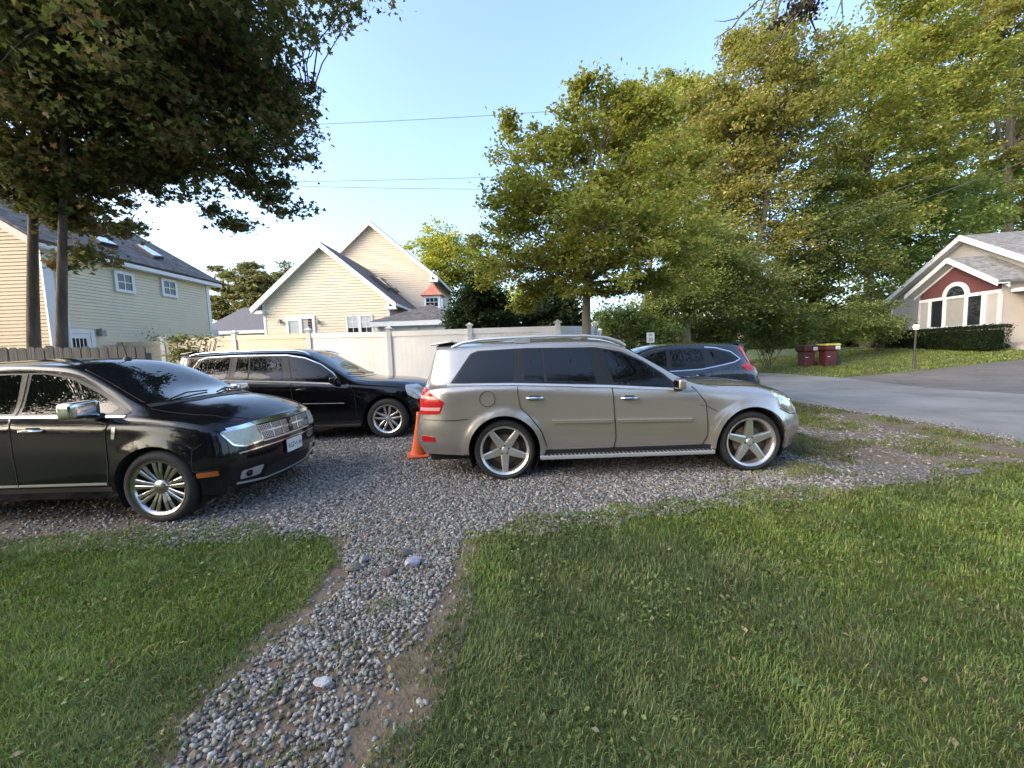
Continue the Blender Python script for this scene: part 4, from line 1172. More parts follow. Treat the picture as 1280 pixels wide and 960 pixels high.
def big_car(name, loc, rz, label, pm, style, wheel_m, chrome_window, silver_step, flare):
    root = empty(name, loc, rz, label, 'car', 'parked cars')
    WH = [(0, .385), (3.075, .385)]
    sh = Shell(TBL_BIG, WH, .445, .385, flare)
    dlo = [(-.655, 1.235), (-.40, 1.60), (-.30, 1.635), (.3, 1.65), (1.2, 1.63), (1.52, 1.565), (1.80, 1.435), (2.03, 1.275), (2.20, 1.115), (2.17, 1.085), (1.3, 1.15), (.15, 1.215)]
    for side in (-1, 1):
        sh.panel('window_trim', rounded(dlo, 0.03), m_seal, root, side, 'side', 0.006, 0.012, 0.06)
        for poly in ([(-.60, 1.25), (-.36, 1.595), (-.28, 1.615), (.16, 1.628), (.135, 1.235)],):
            sh.panel('rear_quarter_window', rounded(poly, 0.03), m_cglass, root, side, 'side', 0.009, 0.01, 0.05)
        d1 = sh.panel('rear_door', rounded([(.20, 1.205), (.19, 1.10), (.22, .92), (.34, .80), (.47, .62), (.53, .43), (.56, .375), (1.36, .375), (1.38, .50), (1.345, 1.13)], 0.04), pm, root, side, 'side', 0.004, 0.012, 0.06)
        d2 = sh.panel('front_door', rounded([(1.357, 1.128), (1.392, .50), (1.373, .375), (2.47, .375), (2.52, .50), (2.50, .90), (2.36, 1.09), (2.24, 1.095), (2.16, 1.075)], 0.04), pm, root, side, 'side', 0.004, 0.012, 0.06)
        sh.panel('window', rounded([(.275, 1.225), (.295, 1.632), (.50, 1.634), (.525, 1.212)], 0.012), m_cglass, d1, side, 'side', 0.009, 0.01, 0.05)
        sh.panel('window', rounded([(.555, 1.210), (.53, 1.634), (1.10, 1.622), (1.17, 1.18)], 0.012), m_cglass, d1, side, 'side', 0.009, 0.01, 0.05)
        sh.panel('window', rounded([(1.395, 1.160), (1.29, 1.598), (1.50, 1.548), (1.77, 1.425), (2.00, 1.27), (2.13, 1.13), (2.10, 1.10)], 0.015), m_cglass, d2, side, 'side', 0.009, 0.01, 0.05)
        for xx in (.535,):
            sh.line('window_divider', [(xx + .006, 1.212), (xx - .018, 1.634)], 0.022, m_plastic, d1, side, off=0.011)
        sh.line('shut_line', [(.195, 1.63), (.185, 1.215), (.185, 1.10), (.215, .92), (.335, .795), (.465, .615), (.525, .43)], 0.007, m_gap, root, side, off=0.0085)
        sh.line('shut_line', [(1.215, 1.63), (1.30, 1.30), (1.351, 1.13), (1.386, .50), (1.366, .375)], 0.007, m_gap, root, side, off=0.0095)
        sh.line('shut_line', [(2.36, 1.10), (2.505, .90), (2.527, .50), (2.475, .375)], 0.007, m_gap, root, side, off=0.006)
        sh.line('belt_strip', [(-.69, 1.222), (.15, 1.203), (1.3, 1.139), (2.17, 1.072)], 0.022, m_satin, root, side, off=0.012)
        if chrome_window:
            sh.line('window_chrome', [(-.69, 1.225), (-.42, 1.605), (-.30, 1.65), (.3, 1.665), (1.2, 1.645), (1.53, 1.58), (1.82, 1.45), (2.05, 1.285), (2.215, 1.12), (2.18, 1.075)], 0.018, m_chrome, root, side, off=0.012)
        sh.panel('door_moulding', rounded([(.60, .715), (1.35, .70), (1.35, .745), (.585, .76)], 0.012), pm, root, side, 'side', 0.022, 0.026, 0.06)
        sh.panel('door_moulding', rounded([(1.40, .70), (2.32, .685), (2.33, .725), (1.40, .745)], 0.012), pm, root, side, 'side', 0.022, 0.026, 0.06)
        sh.line('moulding_highlight', [(.60, .752), (1.35, .735)], 0.010, m_satin, root, side, off=0.026)  # bright strips imitate the highlight along the mouldings
        sh.line('moulding_highlight', [(1.40, .735), (2.32, .715)], 0.010, m_satin, root, side, off=0.026)
        handle_part(sh, d1, .39, 1.035, side, m_chrome if not chrome_window else pm)
        handle_part(sh, d2, 1.555, .995, side, m_chrome if not chrome_window else pm)
        # lower sill and running board
        sh.panel('sill', [(.44, .315), (2.60, .315), (2.62, .375), (.46, .375)], m_plastic, root, side, 'side', 0.006, 0.02, 0.08)
        mb = MB(); mb.box((.44, min(side * .84, side * 1.0), .265), (2.60, max(side * .84, side * 1.0), .315))
        mb.build('running_board', m_plastic if not silver_step else m_satin, root, bevel=0.012)
        if silver_step:
            mb = MB()
            for k in range(42): mb.cbox((.50 + k * .05, side * .955, .318), (.022, .07, .008))
            mb.build('step_stud', m_plastic, root)
        # lamps
        tl = sh.panel('tail_light', rounded([(-1.06, 1.17), (-.98, 1.20), (-.86, 1.10), (-.725, 1.02), (-.79, .87), (-1.06, .86)], 0.02), m_red, root, side, 'side', 0.010, 0.02, 0.035)
        if tl:
            sh.panel('lamp_band', [(-1.04, 1.06), (-1.04, 1.10), (-.865, 1.085), (-.80, 1.055)], m_redw, tl, side, 'side', 0.013, 0.01, 0.04)
            sh.panel('lamp_band', [(-1.04, .91), (-1.04, .95), (-.768, .955), (-.785, .915)], m_redw, tl, side, 'side', 0.013, 0.01, 0.04)
        sh.panel('reflector', [(-1.03, .52), (-1.03, .60), (-.87, .585), (-.86, .53)], m_red, root, side, 'side', 0.009, 0.012, 0.04)
        sh.line('bumper_line', [(-1.0, .80), (-.62, .79), (-.44, .80)], 0.008, m_gap, root, side, off=0.005)
        sh.panel('headlight', rounded([(3.40, 1.0), (3.46, .82), (3.62, .73), (3.73, .75), (3.73, .91), (3.58, .995)], 0.02), m_clear, root, side, 'side', 0.009, 0.02, 0.035)
        sh.line('bumper_line', [(3.45, .79), (3.60, .715), (3.76, .70)], 0.008, m_gap, root, side, off=0.005)
        sh.line('bonnet_line', [(2.42, .875), (2.52, .86), (2.64, .79)], 0.006, m_gap, root, side, off=0.004)
        for wx, wz in WH: make_wheel(root, wx, side * .945, wz, side, .385, .300 if style == 'five' else .262, .28, style, wheel_m, 0.33 if wx > 1 else 0.94)
        mirror_part(root, 2.16, side * .93, 1.15, side, pm, m_plastic, 0.05, 0.066, 0.17)
        # roof rail
        mb = MB(); y = side * .665
        pts = [(-.64, y, 1.69), (-.50, y, 1.745), (-.27, y, 1.775), (.2, y, 1.79), (.7, y, 1.792), (1.1, y, 1.78), (1.35, y, 1.75), (1.52, y, 1.69), (1.60, y, 1.64)]
        if chrome_window: pts = [(x_, y_, min(z_, 1.70 + (z_ - 1.70) * .55)) for x_, y_, z_ in pts]
        mb.tube(pts, [.018, .020, .020, .018, .018, .018, .020, .022, .016], 8)
        if not chrome_window: mb.cbox((.27, y, 1.75), (.20, .035, .07))
        mb.build('roof_rail', m_satin if not chrome_window else m_chrome, root)
        fc = [( -.19 + .095 * math.cos(k * math.pi / 12), 1.04 + .095 * math.sin(k * math.pi / 12)) for k in range(24)]
        if side < 0: sh.line('fuel_door', fc, 0.006, m_gap, root, side, off=0.005, closed=True)
    # glass of the ends, bonnet lines, plate
    sh.panel('windscreen', rounded([(2.33, -.70), (2.50, -.40), (2.56, 0), (2.50, .40), (2.33, .70), (1.58, .60), (1.52, 0), (1.58, -.60)], 0.06), m_wglass, root, 1, 'top', 0.006, 0.012, 0.07)
    sh.panel('rear_window', rounded([(-.56, 1.22), (.56, 1.22), (.48, 1.62), (-.48, 1.62)], 0.05), m_cglass, root, 1, 'rear', 0.006, 0.012, 0.07)
    mb = MB(); mb.prism([(-.94, -.52, 1.722), (-.66, -.57, 1.758), (-.66, .57, 1.758), (-.94, .52, 1.722)], (0, 0, .022)); mb.build('rear_spoiler', pm, root, bevel=0.008)
    for side in (-1, 1): sh.line('bonnet_line', [(2.48, side * .76), (3.0, side * .74), (3.45, side * .66)], 0.007, m_gap, root, 1, 'top', off=0.004)
    g = sh.panel('grille', rounded([(-.36, .66), (.36, .66), (.40, .86), (-.40, .86)], 0.04), m_plastic, root, 1, 'front', 0.006, 0.02, 0.05)
    for z in (.70, .765, .83): sh.line('grille_slat', [(-.37, z), (.37, z)], 0.03, m_satin, g, 1, 'front', off=0.02)
    sh.panel('air_intake', rounded([(-.55, .34), (.55, .34), (.60, .50), (-.60, .50)], 0.04), m_plastic, root, 1, 'front', 0.005, 0.012, 0.06)
    # wipers
    mb = MB()
    for y0, y1 in ((.55, -.05), (.02, -.58)):
        a, _ = sh.project('top', 1, 2.38, y0); b, _ = sh.project('top', 1, 2.25, y1)
        if a is not None and b is not None: mb.tube([a + Vector((0, 0, .02)), (a + b) / 2 + Vector((0, 0, .035)), b + Vector((0, 0, .02))], .008, 6)
    mb.build('wiper', m_plastic, root)
    floor_pan(root, -.95, 3.6, .80, .26, .34)
    sh.arches(root, pm, 0.055, 0.010)
    sh.body(pm, root)
    return root

cA = at(627, 562, 4.80)
big_car('estate_car', (-0.12, 4.69 + .955, 0), 0, 'pewter silver estate car with roof rails, parked in the middle of the gravel', m_pewter, 'five', m_alloy, False, True, 0.040)
bk = big_car('estate_car', (-5.68, 7.35 + .955, 0), R(0.5), 'black estate car with a chrome window line, parked in front of the white fence', m_blackp2, 'double', m_alloy, True, False, 0.012)
bk.scale = (1.05, 1.0, 1.03)

# ---------------------------------------------------------------- black crossover in the near left
TBL_X = [
 [(-3.73,0,.36),(-3.80,0,.55),(-3.78,0,.85),(-3.66,0,1.12),(-3.28,0,1.59),(-3.28,1.595)],
 [(-3.71,.5,.36),(-3.77,.5,.55),(-3.74,.5,.85),(-3.62,.48,1.12),(-3.26,.40,1.58),(-3.27,1.605)],
 [(-3.62,.80,.34),(-3.66,.84,.55),(-3.62,.84,.85),(-3.50,.79,1.13),(-3.20,.56,1.56),(-3.22,1.62)],
 [(-3.35,.90,.31),(-3.35,.94,.55),(-3.35,.945,.85),(-3.28,.885,1.14),(-3.00,.635,1.575),(-3.0,1.655)],
 [(-2.8,.91,.29),(-2.8,.95,.52),(-2.8,.955,.85),(-2.78,.912,1.145),(-2.6,.66,1.605),(-2.6,1.69)],
 [(-2.1,.91,.28),(-2.1,.95,.52),(-2.1,.955,.85),(-2.1,.915,1.13),(-2.0,.672,1.625),(-2.0,1.71)],
 [(-1.4,.91,.28),(-1.4,.95,.52),(-1.4,.955,.85),(-1.4,.915,1.112),(-1.4,.668,1.62),(-1.4,1.705)],
 [(-1.0,.91,.28),(-1.0,.95,.52),(-1.0,.955,.84),(-.99,.912,1.10),(-1.0,.66,1.575),(-1.05,1.66)],
 [(-.6,.91,.28),(-.6,.95,.52),(-.6,.953,.83),(-.58,.905,1.09),(-.63,.70,1.395),(-.72,1.50)],
 [(-.22,.91,.28),(-.22,.95,.52),(-.22,.95,.82),(-.20,.90,1.072),(-.26,.75,1.195),(-.36,1.295)],
 [(.05,.91,.28),(.05,.95,.52),(.05,.945,.80),(.06,.892,1.05),(.03,.775,1.10),(.03,1.165)],
 [(.35,.90,.27),(.37,.94,.51),(.37,.93,.77),(.36,.875,1.005),(.33,.765,1.055),(.36,1.115)],
 [(.56,.86,.26),(.62,.90,.50),(.61,.89,.75),(.58,.845,.945),(.55,.745,1.01),(.60,1.065)],
 [(.68,.76,.25),(.76,.80,.50),(.75,.79,.74),(.71,.755,.90),(.67,.70,.975),(.75,1.02)],
 [(.80,.48,.25),(.88,.50,.50),(.87,.50,.73),(.83,.49,.885),(.79,.46,.955),(.81,.985)],
 [(.86,0,.25),(.94,0,.50),(.93,0,.73),(.90,0,.88),(.86,0,.965),(.86,.965)],
]
def _nose(row):
    f = lambda x: x if x < .2 else .2 + (x - .2) * .84
    return [(f(p[0]),) + tuple(p[1:]) for p in row[:5]] + [(f(row[5][0]), row[5][1] + (.055 if -.1 < row[5][0] < .58 else .03 if row[5][0] < .7 and row[5][0] > 0 else 0))]
TBL_X = [_nose(r_) for r_ in TBL_X]
def crossover(loc, rz):
    root = empty('crossover_car', loc, rz, 'black crossover with a chrome grille and cloudy headlights beside the left lawn', 'car', 'parked cars')
    pm = m_blackp
    WH = [(0, .375), (-2.825, .375)]
    sh = Shell(TBL_X, WH, .425, .375, 0.014)
    for side in (-1, 1):
        sh.panel('window_trim', rounded([(-3.12, 1.19), (-2.95, 1.42), (-2.6, 1.53), (-2.0, 1.565), (-1.3, 1.56), (-.98, 1.50), (-.62, 1.33), (-.28, 1.13), (-.34, 1.105), (-1.4, 1.135), (-2.6, 1.165)], 0.03), m_seal, root, side, 'side', 0.005, 0.012, 0.06)
        d1 = sh.panel('rear_door', rounded([(-2.52, 1.14), (-2.50, .95), (-2.38, .70), (-2.30, .40), (-1.42, .40), (-1.40, .60), (-1.42, 1.115)], 0.04), pm, root, side, 'side', 0.004, 0.012, 0.06)
        d2 = sh.panel('front_door', rounded([(-1.408, 1.113), (-1.388, .60), (-1.41, .40), (-.50, .40), (-.46, .60), (-.47, .98), (-.40, 1.085)], 0.04), pm, root, side, 'side', 0.004, 0.012, 0.06)
        sh.panel('rear_quarter_window', rounded([(-3.03, 1.21), (-2.90, 1.40), (-2.62, 1.50), (-2.56, 1.185)], 0.025), m_cglass, root, side, 'side', 0.008, 0.01, 0.05)
        sh.panel('window', rounded([(-2.50, 1.18), (-2.55, 1.51), (-2.0, 1.545), (-1.53, 1.545), (-1.47, 1.155)], 0.02), m_cglass, d1, side, 'side', 0.008, 0.01, 0.05)
        sh.panel('window', rounded([(-1.38, 1.15), (-1.42, 1.545), (-1.28, 1.54), (-1.0, 1.48), (-.66, 1.315), (-.42, 1.17), (-.46, 1.13)], 0.02), m_cglass, d2, side, 'side', 0.008, 0.01, 0.05)
        sh.line('shut_line', [(-1.46, 1.55), (-1.414, 1.11), (-1.394, .60), (-1.415, .40)], 0.007, m_gap, root, side, off=0.0085)
        sh.line('shut_line', [(-.40, 1.08), (-.463, .98), (-.453, .60), (-.495, .40)], 0.007, m_gap, root, side, off=0.006)
        sh.line('belt_strip', [(-3.14, 1.178), (-2.6, 1.152), (-1.4, 1.122), (-.30, 1.093)], 0.018, m_chrome, root, side, off=0.010)
        sh.line('sill_strip', [(-2.32, .435), (-.50, .435)], 0.022, m_satin, root, side, off=0.008)
        sh.panel('sill', [(-2.38, .275), (-.46, .275), (-.46, .40), (-2.34, .40)], m_plastic, root, side, 'side', 0.004, 0.012, 0.08)
        handle_part(sh, d2, -1.50 + .32, .995, side, m_chrome, 0.22)
        handle_part(sh, d1, -2.20, 1.02, side, m_chrome, 0.22)
        sh.panel('fender_badge', rounded([(-.40, .885), (-.365, .885), (-.355, 1.0), (-.39, 1.0)], 0.01), m_chrome, root, side, 'side', 0.008, 0.012, 0.03)
        sh.panel('side_marker', rounded([(.41, .465), (.58, .465), (.58, .515), (.41, .515)], 0.012), m_amber, root, side, 'side', 0.008, 0.012, 0.03)
        sh.line('bumper_line', [(.38, .535), (.46, .525), (.58, .53)], 0.008, m_gap, root, side, off=0.005)
        sh.line('bumper_line', [(.38, .535), (.38, .74), (.46, .80)], 0.006, m_gap, root, side, off=0.004)
        mirror_part(root, -.56, side * .93, 1.20, side, m_chrome, m_plastic, 0.085, 0.085, 0.26)
        for wx, wz in WH: make_wheel(root, wx, side * .935, wz, side, .375, .274, .26, 'chrome9', m_chromew, 0.2)
        # headlight on the front corner
        hl_ = sh.panel('headlight', rounded([(side * .46, .735), (side * .66, .72), (side * .76, .75), (side * .815, .885), (side * .50, .905)], 0.03), m_lens, root, 1, 'front', 0.010, 0.02, 0.035)
        sh.line('lamp_surround', rounded([(side * .455, .73), (side * .665, .712), (side * .767, .745), (side * .822, .89), (side * .495, .91)], 0.03), 0.014, m_chrome, root, 1, 'front', off=0.012, closed=True)
        fg = sh.panel('fog_lamp', rounded([(side * .50, .36), (side * .72, .37), (side * .72, .46), (side * .47, .46)], 0.02), m_satin, root, 1, 'front', 0.006, 0.015, 0.04)
        l, n_ = sh.project('front', 1, side * .64, .415)
        if l is not None:
            mb = MB(); mb.lathe([(0.0, 0.0), (.034, 0.002), (.040, .02), (.036, .026)], 20, Matrix.Translation(l + Vector((.022, 0, 0))) @ Matrix.Rotation(R(90), 4, 'Z'), 'Y'); mb.build('fog_bulb', m_cglass, fg)
        sh.line('bonnet_line', [(-.15, side * .765), (.28, side * .735), (.52, side * .66), (.66, side * .50)], 0.007, m_gap, root, 1, 'top', off=0.004)
        sh.panel('tail_light', [(side * .50, .95), (side * .80, .95), (side * .74, 1.10), (side * .50, 1.10)], m_red, root, 1, 'rear', 0.008, 0.015, 0.05)
    sh.panel('windscreen', rounded([(-.25, -.70), (-.06, -.40), (.0, 0), (-.06, .40), (-.25, .70), (-1.0, .60), (-1.10, 0), (-1.0, -.60)], 0.05), m_wglass, root, 1, 'top', 0.006, 0.012, 0.07)
    sh.panel('cowl', [(-.235, -.72), (-.03, -.40), (.03, 0), (-.03, .40), (-.235, .72), (-.17, .74), (.06, .40), (.12, 0), (.06, -.40), (-.17, -.74)], m_plastic, root, 1, 'top', 0.006, 0.012, 0.05)
    sh.panel('rear_window', rounded([(-.60, 1.18), (.60, 1.18), (.48, 1.50), (-.48, 1.50)], 0.05), m_cglass, root, 1, 'rear', 0.006, 0.012, 0.07)
    sh.panel('sunroof', rounded([(-2.3, -.46), (-1.25, -.46), (-1.25, .46), (-2.3, .46)], 0.06), m_cglass, root, 1, 'top', 0.004, 0.01, 0.08)
    for k, (y0, y1) in enumerate(((-.60, -.02), (-.02, .56))):
        mb = MB()
        a, _ = sh.project('top', 1, -.14 + .1 * (k == 1), y0); b, _ = sh.project('top', 1, -.10 - .06, y1)
        c, _ = sh.project('top', 1, -.16, (y0 + y1) / 2)
        mb.tube([a + Vector((0, 0, .02)), c + Vector((0, 0, .035)), b + Vector((0, 0, .02))], .009, 6); mb.build('wiper', m_plastic, root)
    # grille: egg-crate between the lamps
    g = sh.panel('grille', rounded([(-.445, .735), (.445, .735), (.485, .90), (-.485, .90)], 0.02), m_gap, root, 1, 'front', 0.004, 0.02, 0.04)
    for z in np.linspace(.75, .888, 9):
        if abs(z - .82) > .006: sh.line('grille_bar', [(-.45 - (z - .735) * .2, z), (.45 + (z - .735) * .2, z)], 0.0055, m_satin, g, 1, 'front', off=0.010, th=0.0)
    for y in np.linspace(-.44, .44, 41):
        sh.line('grille_bar', [(y * 1.0, .74), (y * 1.06, .897)], 0.004, m_satin, g, 1, 'front', off=0.008, th=0.0)
    for y in (-.46, -.30, -.15, .15, .30, .46): sh.line('grille_divider', [(y * 1.0, .735), (y * 1.05, .90)], 0.014, m_chrome, g, 1, 'front', off=0.016)
    sh.panel('grille_emblem', [(-.035, .74), (.035, .74), (.035, .90), (-.035, .90)], m_plastic, g, 1, 'front', 0.018, 0.012, 0.03)
    mb = MB()
    l, _ = sh.project('front', 1, 0, .83)
    mb.box((l.x + .018, -.010, .775), (l.x + .026, .010, .885)); mb.box((l.x + .018, -.026, .826), (l.x + .025, .026, .834))
    for a, b in (((-.022, .79), (-.022, .87)), ((.022, .79), (.022, .87))): mb.box((l.x + .018, a[0] - .003, a[1]), (l.x + .024, a[0] + .003, b[1]))
    mb.box((l.x + .018, -.025, .787), (l.x + .024, .025, .793)); mb.box((l.x + .018, -.025, .867), (l.x + .024, .025, .873))
    mb.build('star_badge', m_chrome, g)
    sh.line('grille_bar_mid', [(-.475, .82), (.475, .82)], 0.020, m_chrome, g, 1, 'front', off=0.018)
    sh.line('grille_top', [(-.77, .905), (-.50, .925), (0, .932), (.50, .925), (.77, .905)], 0.034, m_chrome, root, 1, 'front', off=0.014)
    sh.line('grille_bottom', [(-.46, .722), (.46, .722)], 0.018, m_satin, root, 1, 'front', off=0.012)
    sh.line('bumper_strip', [(-.74, .655), (-.46, .662), (0, .664), (.46, .662), (.74, .655)], 0.014, m_chrome, root, 1, 'front', off=0.010)
    sh.panel('lower_grille', rounded([(-.44, .30), (.44, .30), (.42, .42), (-.42, .42)], 0.03), m_plastic, root, 1, 'front', 0.005, 0.012, 0.06)
    sh.line('lower_lip', [(-.74, .335), (-.44, .29), (0, .285), (.44, .29), (.74, .335)], 0.02, m_satin, root, 1, 'front', off=0.008)
    # licence plate
    l, _ = sh.project('front', 1, 0, .58)
    px_ = l.x + 0.03
    mb = MB(); mb.box((px_ - .012, -.152, .505), (px_, .152, .657)); pl = mb.build('licence_plate', m_plate, root, bevel=0.003)
    Mp = Matrix.Translation((px_ + .001, 0, .575)) @ Matrix.Rotation(R(90), 4, 'Z') @ Matrix.Rotation(R(90), 4, 'X')
    text_mesh('lettering', 'KGZ\u20221144', 0.085, Mp, m_ink, pl, 0.0006, 0.74)
    mb = MB(); mb.box((px_ - .02, -.158, .498), (px_ - .0122, .158, .664)); mb.build('plate_frame', m_plastic, root)
    # antenna
    l, _ = sh.project('top', 1, -1.12, 0)
    mb = MB(); mb.lathe([(.045, -.01), (.038, .02), (.018, .035), (.0, .036)], 14, Matrix.Translation(l), 'Z'); mb.tube([l + Vector((0, 0, .03)), l + Vector((-.05, 0, .22))], [.007, .004], 6); mb.build('antenna', m_plastic, root)
    floor_pan(root, -3.5, .62, .80, .24, .33)
    sh.arches(root, None)
    sh.body(pm, root)
    return root
crossover((-3.56, 3.74 + .95, 0), R(-1.0))

# ---------------------------------------------------------------- navy crossover by the road, seen from its left rear
TBL_N = [
 [(-.83,0,.42),(-.93,0,.60),(-.91,0,.86),(-.84,0,1.12),(-.60,0,1.60),(-.60,1.605)],
 [(-.82,.45,.42),(-.92,.46,.60),(-.89,.46,.86),(-.82,.45,1.12),(-.59,.40,1.59),(-.60,1.615)],
 [(-.74,.74,.40),(-.82,.79,.60),(-.80,.79,.86),(-.71,.74,1.13),(-.53,.55,1.565),(-.55,1.625)],
 [(-.48,.86,.36),(-.50,.90,.60),(-.50,.91,.86),(-.46,.86,1.15),(-.38,.61,1.58),(-.38,1.645)],
 [(0,.88,.32),(0,.92,.56),(0,.925,.84),(.02,.885,1.12),(0,.635,1.605),(0,1.665)],
 [(.6,.88,.30),(.6,.92,.55),(.6,.925,.83),(.6,.89,1.085),(.6,.645,1.615),(.6,1.68)],
 [(1.15,.88,.30),(1.15,.92,.55),(1.15,.925,.83),(1.15,.89,1.06),(1.15,.64,1.595),(1.12,1.665)],
 [(1.55,.88,.30),(1.55,.92,.55),(1.55,.922,.82),(1.57,.888,1.04),(1.50,.63,1.53),(1.44,1.61)],
 [(2.0,.88,.30),(2.0,.92,.55),(2.0,.92,.81),(2.03,.88,1.02),(1.95,.67,1.31),(1.85,1.42)],
 [(2.42,.88,.30),(2.42,.92,.55),(2.42,.915,.80),(2.45,.87,.99),(2.38,.73,1.09),(2.26,1.18)],
 [(2.8,.88,.29),(2.8,.915,.54),(2.8,.905,.78),(2.8,.855,.95),(2.78,.745,1.02),(2.80,1.09)],
 [(3.15,.86,.28),(3.2,.89,.52),(3.18,.88,.74),(3.15,.82,.88),(3.12,.71,.95),(3.17,1.02)],
 [(3.38,.76,.27),(3.44,.78,.50),(3.42,.76,.70),(3.37,.72,.82),(3.31,.63,.89),(3.39,.95)],
 [(3.52,.45,.26),(3.59,.47,.50),(3.57,.45,.69),(3.51,.44,.81),(3.45,.41,.87),(3.47,.90)],
 [(3.58,0,.26),(3.65,0,.50),(3.63,0,.69),(3.57,0,.81),(3.51,0,.88),(3.51,.88)],
]
def navy_car(loc, rz):
    root = empty('hatchback_car', loc, rz, 'navy blue crossover with a red tail light beside the road, behind the silver car', 'car', 'parked cars')
    pm = m_navy
    WH = [(0, .35), (2.66, .35)]
    sh = Shell(TBL_N, WH, .40, .35, 0.012)
    for side in (-1, 1):
        dlo = [(-.36, 1.30), (-.20, 1.44), (.1, 1.52), (.6, 1.555), (1.12, 1.535), (1.45, 1.465), (1.78, 1.32), (2.02, 1.13), (1.97, 1.08), (1.1, 1.10), (.45, 1.125), (.0, 1.20), (-.25, 1.25)]
        sh.panel('window_trim', rounded(dlo, 0.03), m_seal, root, side, 'side', 0.005, 0.012, 0.06)
        sh.line('window_chrome', [(2.04, 1.085), (1.1, 1.09), (.45, 1.112), (.0, 1.185), (-.26, 1.238), (-.40, 1.30), (-.23, 1.455), (.08, 1.545), (.3, 1.565)], 0.022, m_chrome, root, side, off=0.011)
        sh.panel('rear_quarter_window', rounded([(-.29, 1.31), (-.15, 1.425), (.12, 1.50), (.22, 1.505), (.12, 1.205), (.0, 1.22)], 0.02), m_cglass, root, side, 'side', 0.009, 0.01, 0.05)
        d1 = sh.panel('rear_door', rounded([(.28, 1.13), (.26, .90), (.36, .62), (.44, .42), (1.06, .42), (1.08, 1.09)], 0.04), pm, root, side, 'side', 0.004, 0.012, 0.06)
        d2 = sh.panel('front_door', rounded([(1.092, 1.09), (1.072, .42), (2.06, .42), (2.12, .60), (2.10, 1.02), (2.02, 1.06)], 0.04), pm, root, side, 'side', 0.004, 0.012, 0.06)
        sh.panel('window', rounded([(.36, 1.14), (.34, 1.525), (.62, 1.54), (1.02, 1.528), (1.03, 1.11)], 0.02), m_cglass, d1, side, 'side', 0.009, 0.01, 0.05)
        sh.panel('window', rounded([(1.13, 1.105), (1.11, 1.515), (1.40, 1.455), (1.72, 1.315), (1.93, 1.14), (1.90, 1.10)], 0.02), m_cglass, d2, side, 'side', 0.009, 0.01, 0.05)
        handle_part(sh, d1, .48, 1.0, side, pm); handle_part(sh, d2, 1.30, .98, side, pm)
        sh.line('shut_line', [(1.07, 1.54), (1.086, 1.09), (1.066, .42)], 0.007, m_gap, root, side, off=0.008)
        sh.line('shut_line', [(.27, 1.12), (.25, .90), (.35, .62), (.43, .42)], 0.007, m_gap, root, side, off=0.006)
        sh.panel('tail_light', rounded([(-.92, 1.07), (-.90, 1.15), (-.60, 1.20), (-.36, 1.175), (-.46, 1.06)], 0.015), m_red, root, side, 'side', 0.011, 0.02, 0.035)
        sh.panel('tail_light', rounded([(-.86, 1.15), (-.63, 1.57), (-.44, 1.565), (-.45, 1.50), (-.60, 1.19)], 0.015), m_red, root, side, 'side', 0.011, 0.02, 0.035)
        sh.panel('bumper_cladding', [(-.93, .40), (-.93, .64), (-.66, .62), (-.47, .52), (-.42, .36)], m_plastic, root, side, 'side', 0.006, 0.012, 0.05)
        sh.panel('sill_cladding', [(.40, .30), (2.28, .30), (2.26, .42), (.42, .42)], m_plastic, root, side, 'side', 0.006, 0.012, 0.08)
        for wx, wz in WH: make_wheel(root, wx, side * .91, wz, side, .35, .235, .24, 'double', m_alloy, 0.5)
        mirror_part(root, 1.86, side * .90, 1.10, side, pm, m_plastic, 0.08, 0.075, 0.19)
    sh.panel('windscreen', rounded([(2.28, -.66), (2.45, 0), (2.28, .66), (1.52, .56), (1.46, 0), (1.52, -.56)], 0.06), m_wglass, root, 1, 'top', 0.006, 0.012, 0.07)
    sh.panel('rear_window', rounded([(-.58, 1.18), (.58, 1.18), (.48, 1.52), (-.48, 1.52)], 0.05), m_cglass, root, 1, 'rear', 0.006, 0.012, 0.07)
    sh.panel('rear_bumper', rounded([(-.80, .44), (.80, .44), (.78, .66), (-.78, .66)], 0.04), m_plastic, root, 1, 'rear', 0.006, 0.012, 0.07)
    mb = MB(); mb.prism([(-.70, -.50, 1.585), (-.44, -.54, 1.615), (-.44, .54, 1.615), (-.70, .50, 1.585)], (0, 0, .022)); mb.build('rear_spoiler', pm, root, bevel=0.008)
    floor_pan(root, -.75, 3.3, .78, .26, .36)
    sh.arches(root, m_plastic, 0.05, 0.008)
    sh.body(pm, root)
    return root
q = at(957, 470, 11.4)
navy_car((5.12 - .80, 7.75 + .93, 0.0), math.pi)
# ------------------------------------------------------------------ trees and shrubs
m_leaf = leaf_mat('leaf', 0.45)
m_leafd = leaf_mat('leaf_maple', 0.32)
m_bark = ramp_mat('bark', 'noise', [(0.3, (0.055, 0.042, 0.032)), (0.5, (0.11, 0.085, 0.065)), (0.75, (0.19, 0.155, 0.12))], scale=9, stretch=(1, 1, 0.18), bump=0.9, bscale=14)
m_barkl = ramp_mat('pale_bark', 'noise', [(0.3, (0.13, 0.10, 0.075)), (0.5, (0.22, 0.18, 0.14)), (0.75, (0.34, 0.29, 0.23))], scale=7, stretch=(1, 1, 0.2), bump=0.7, bscale=14)

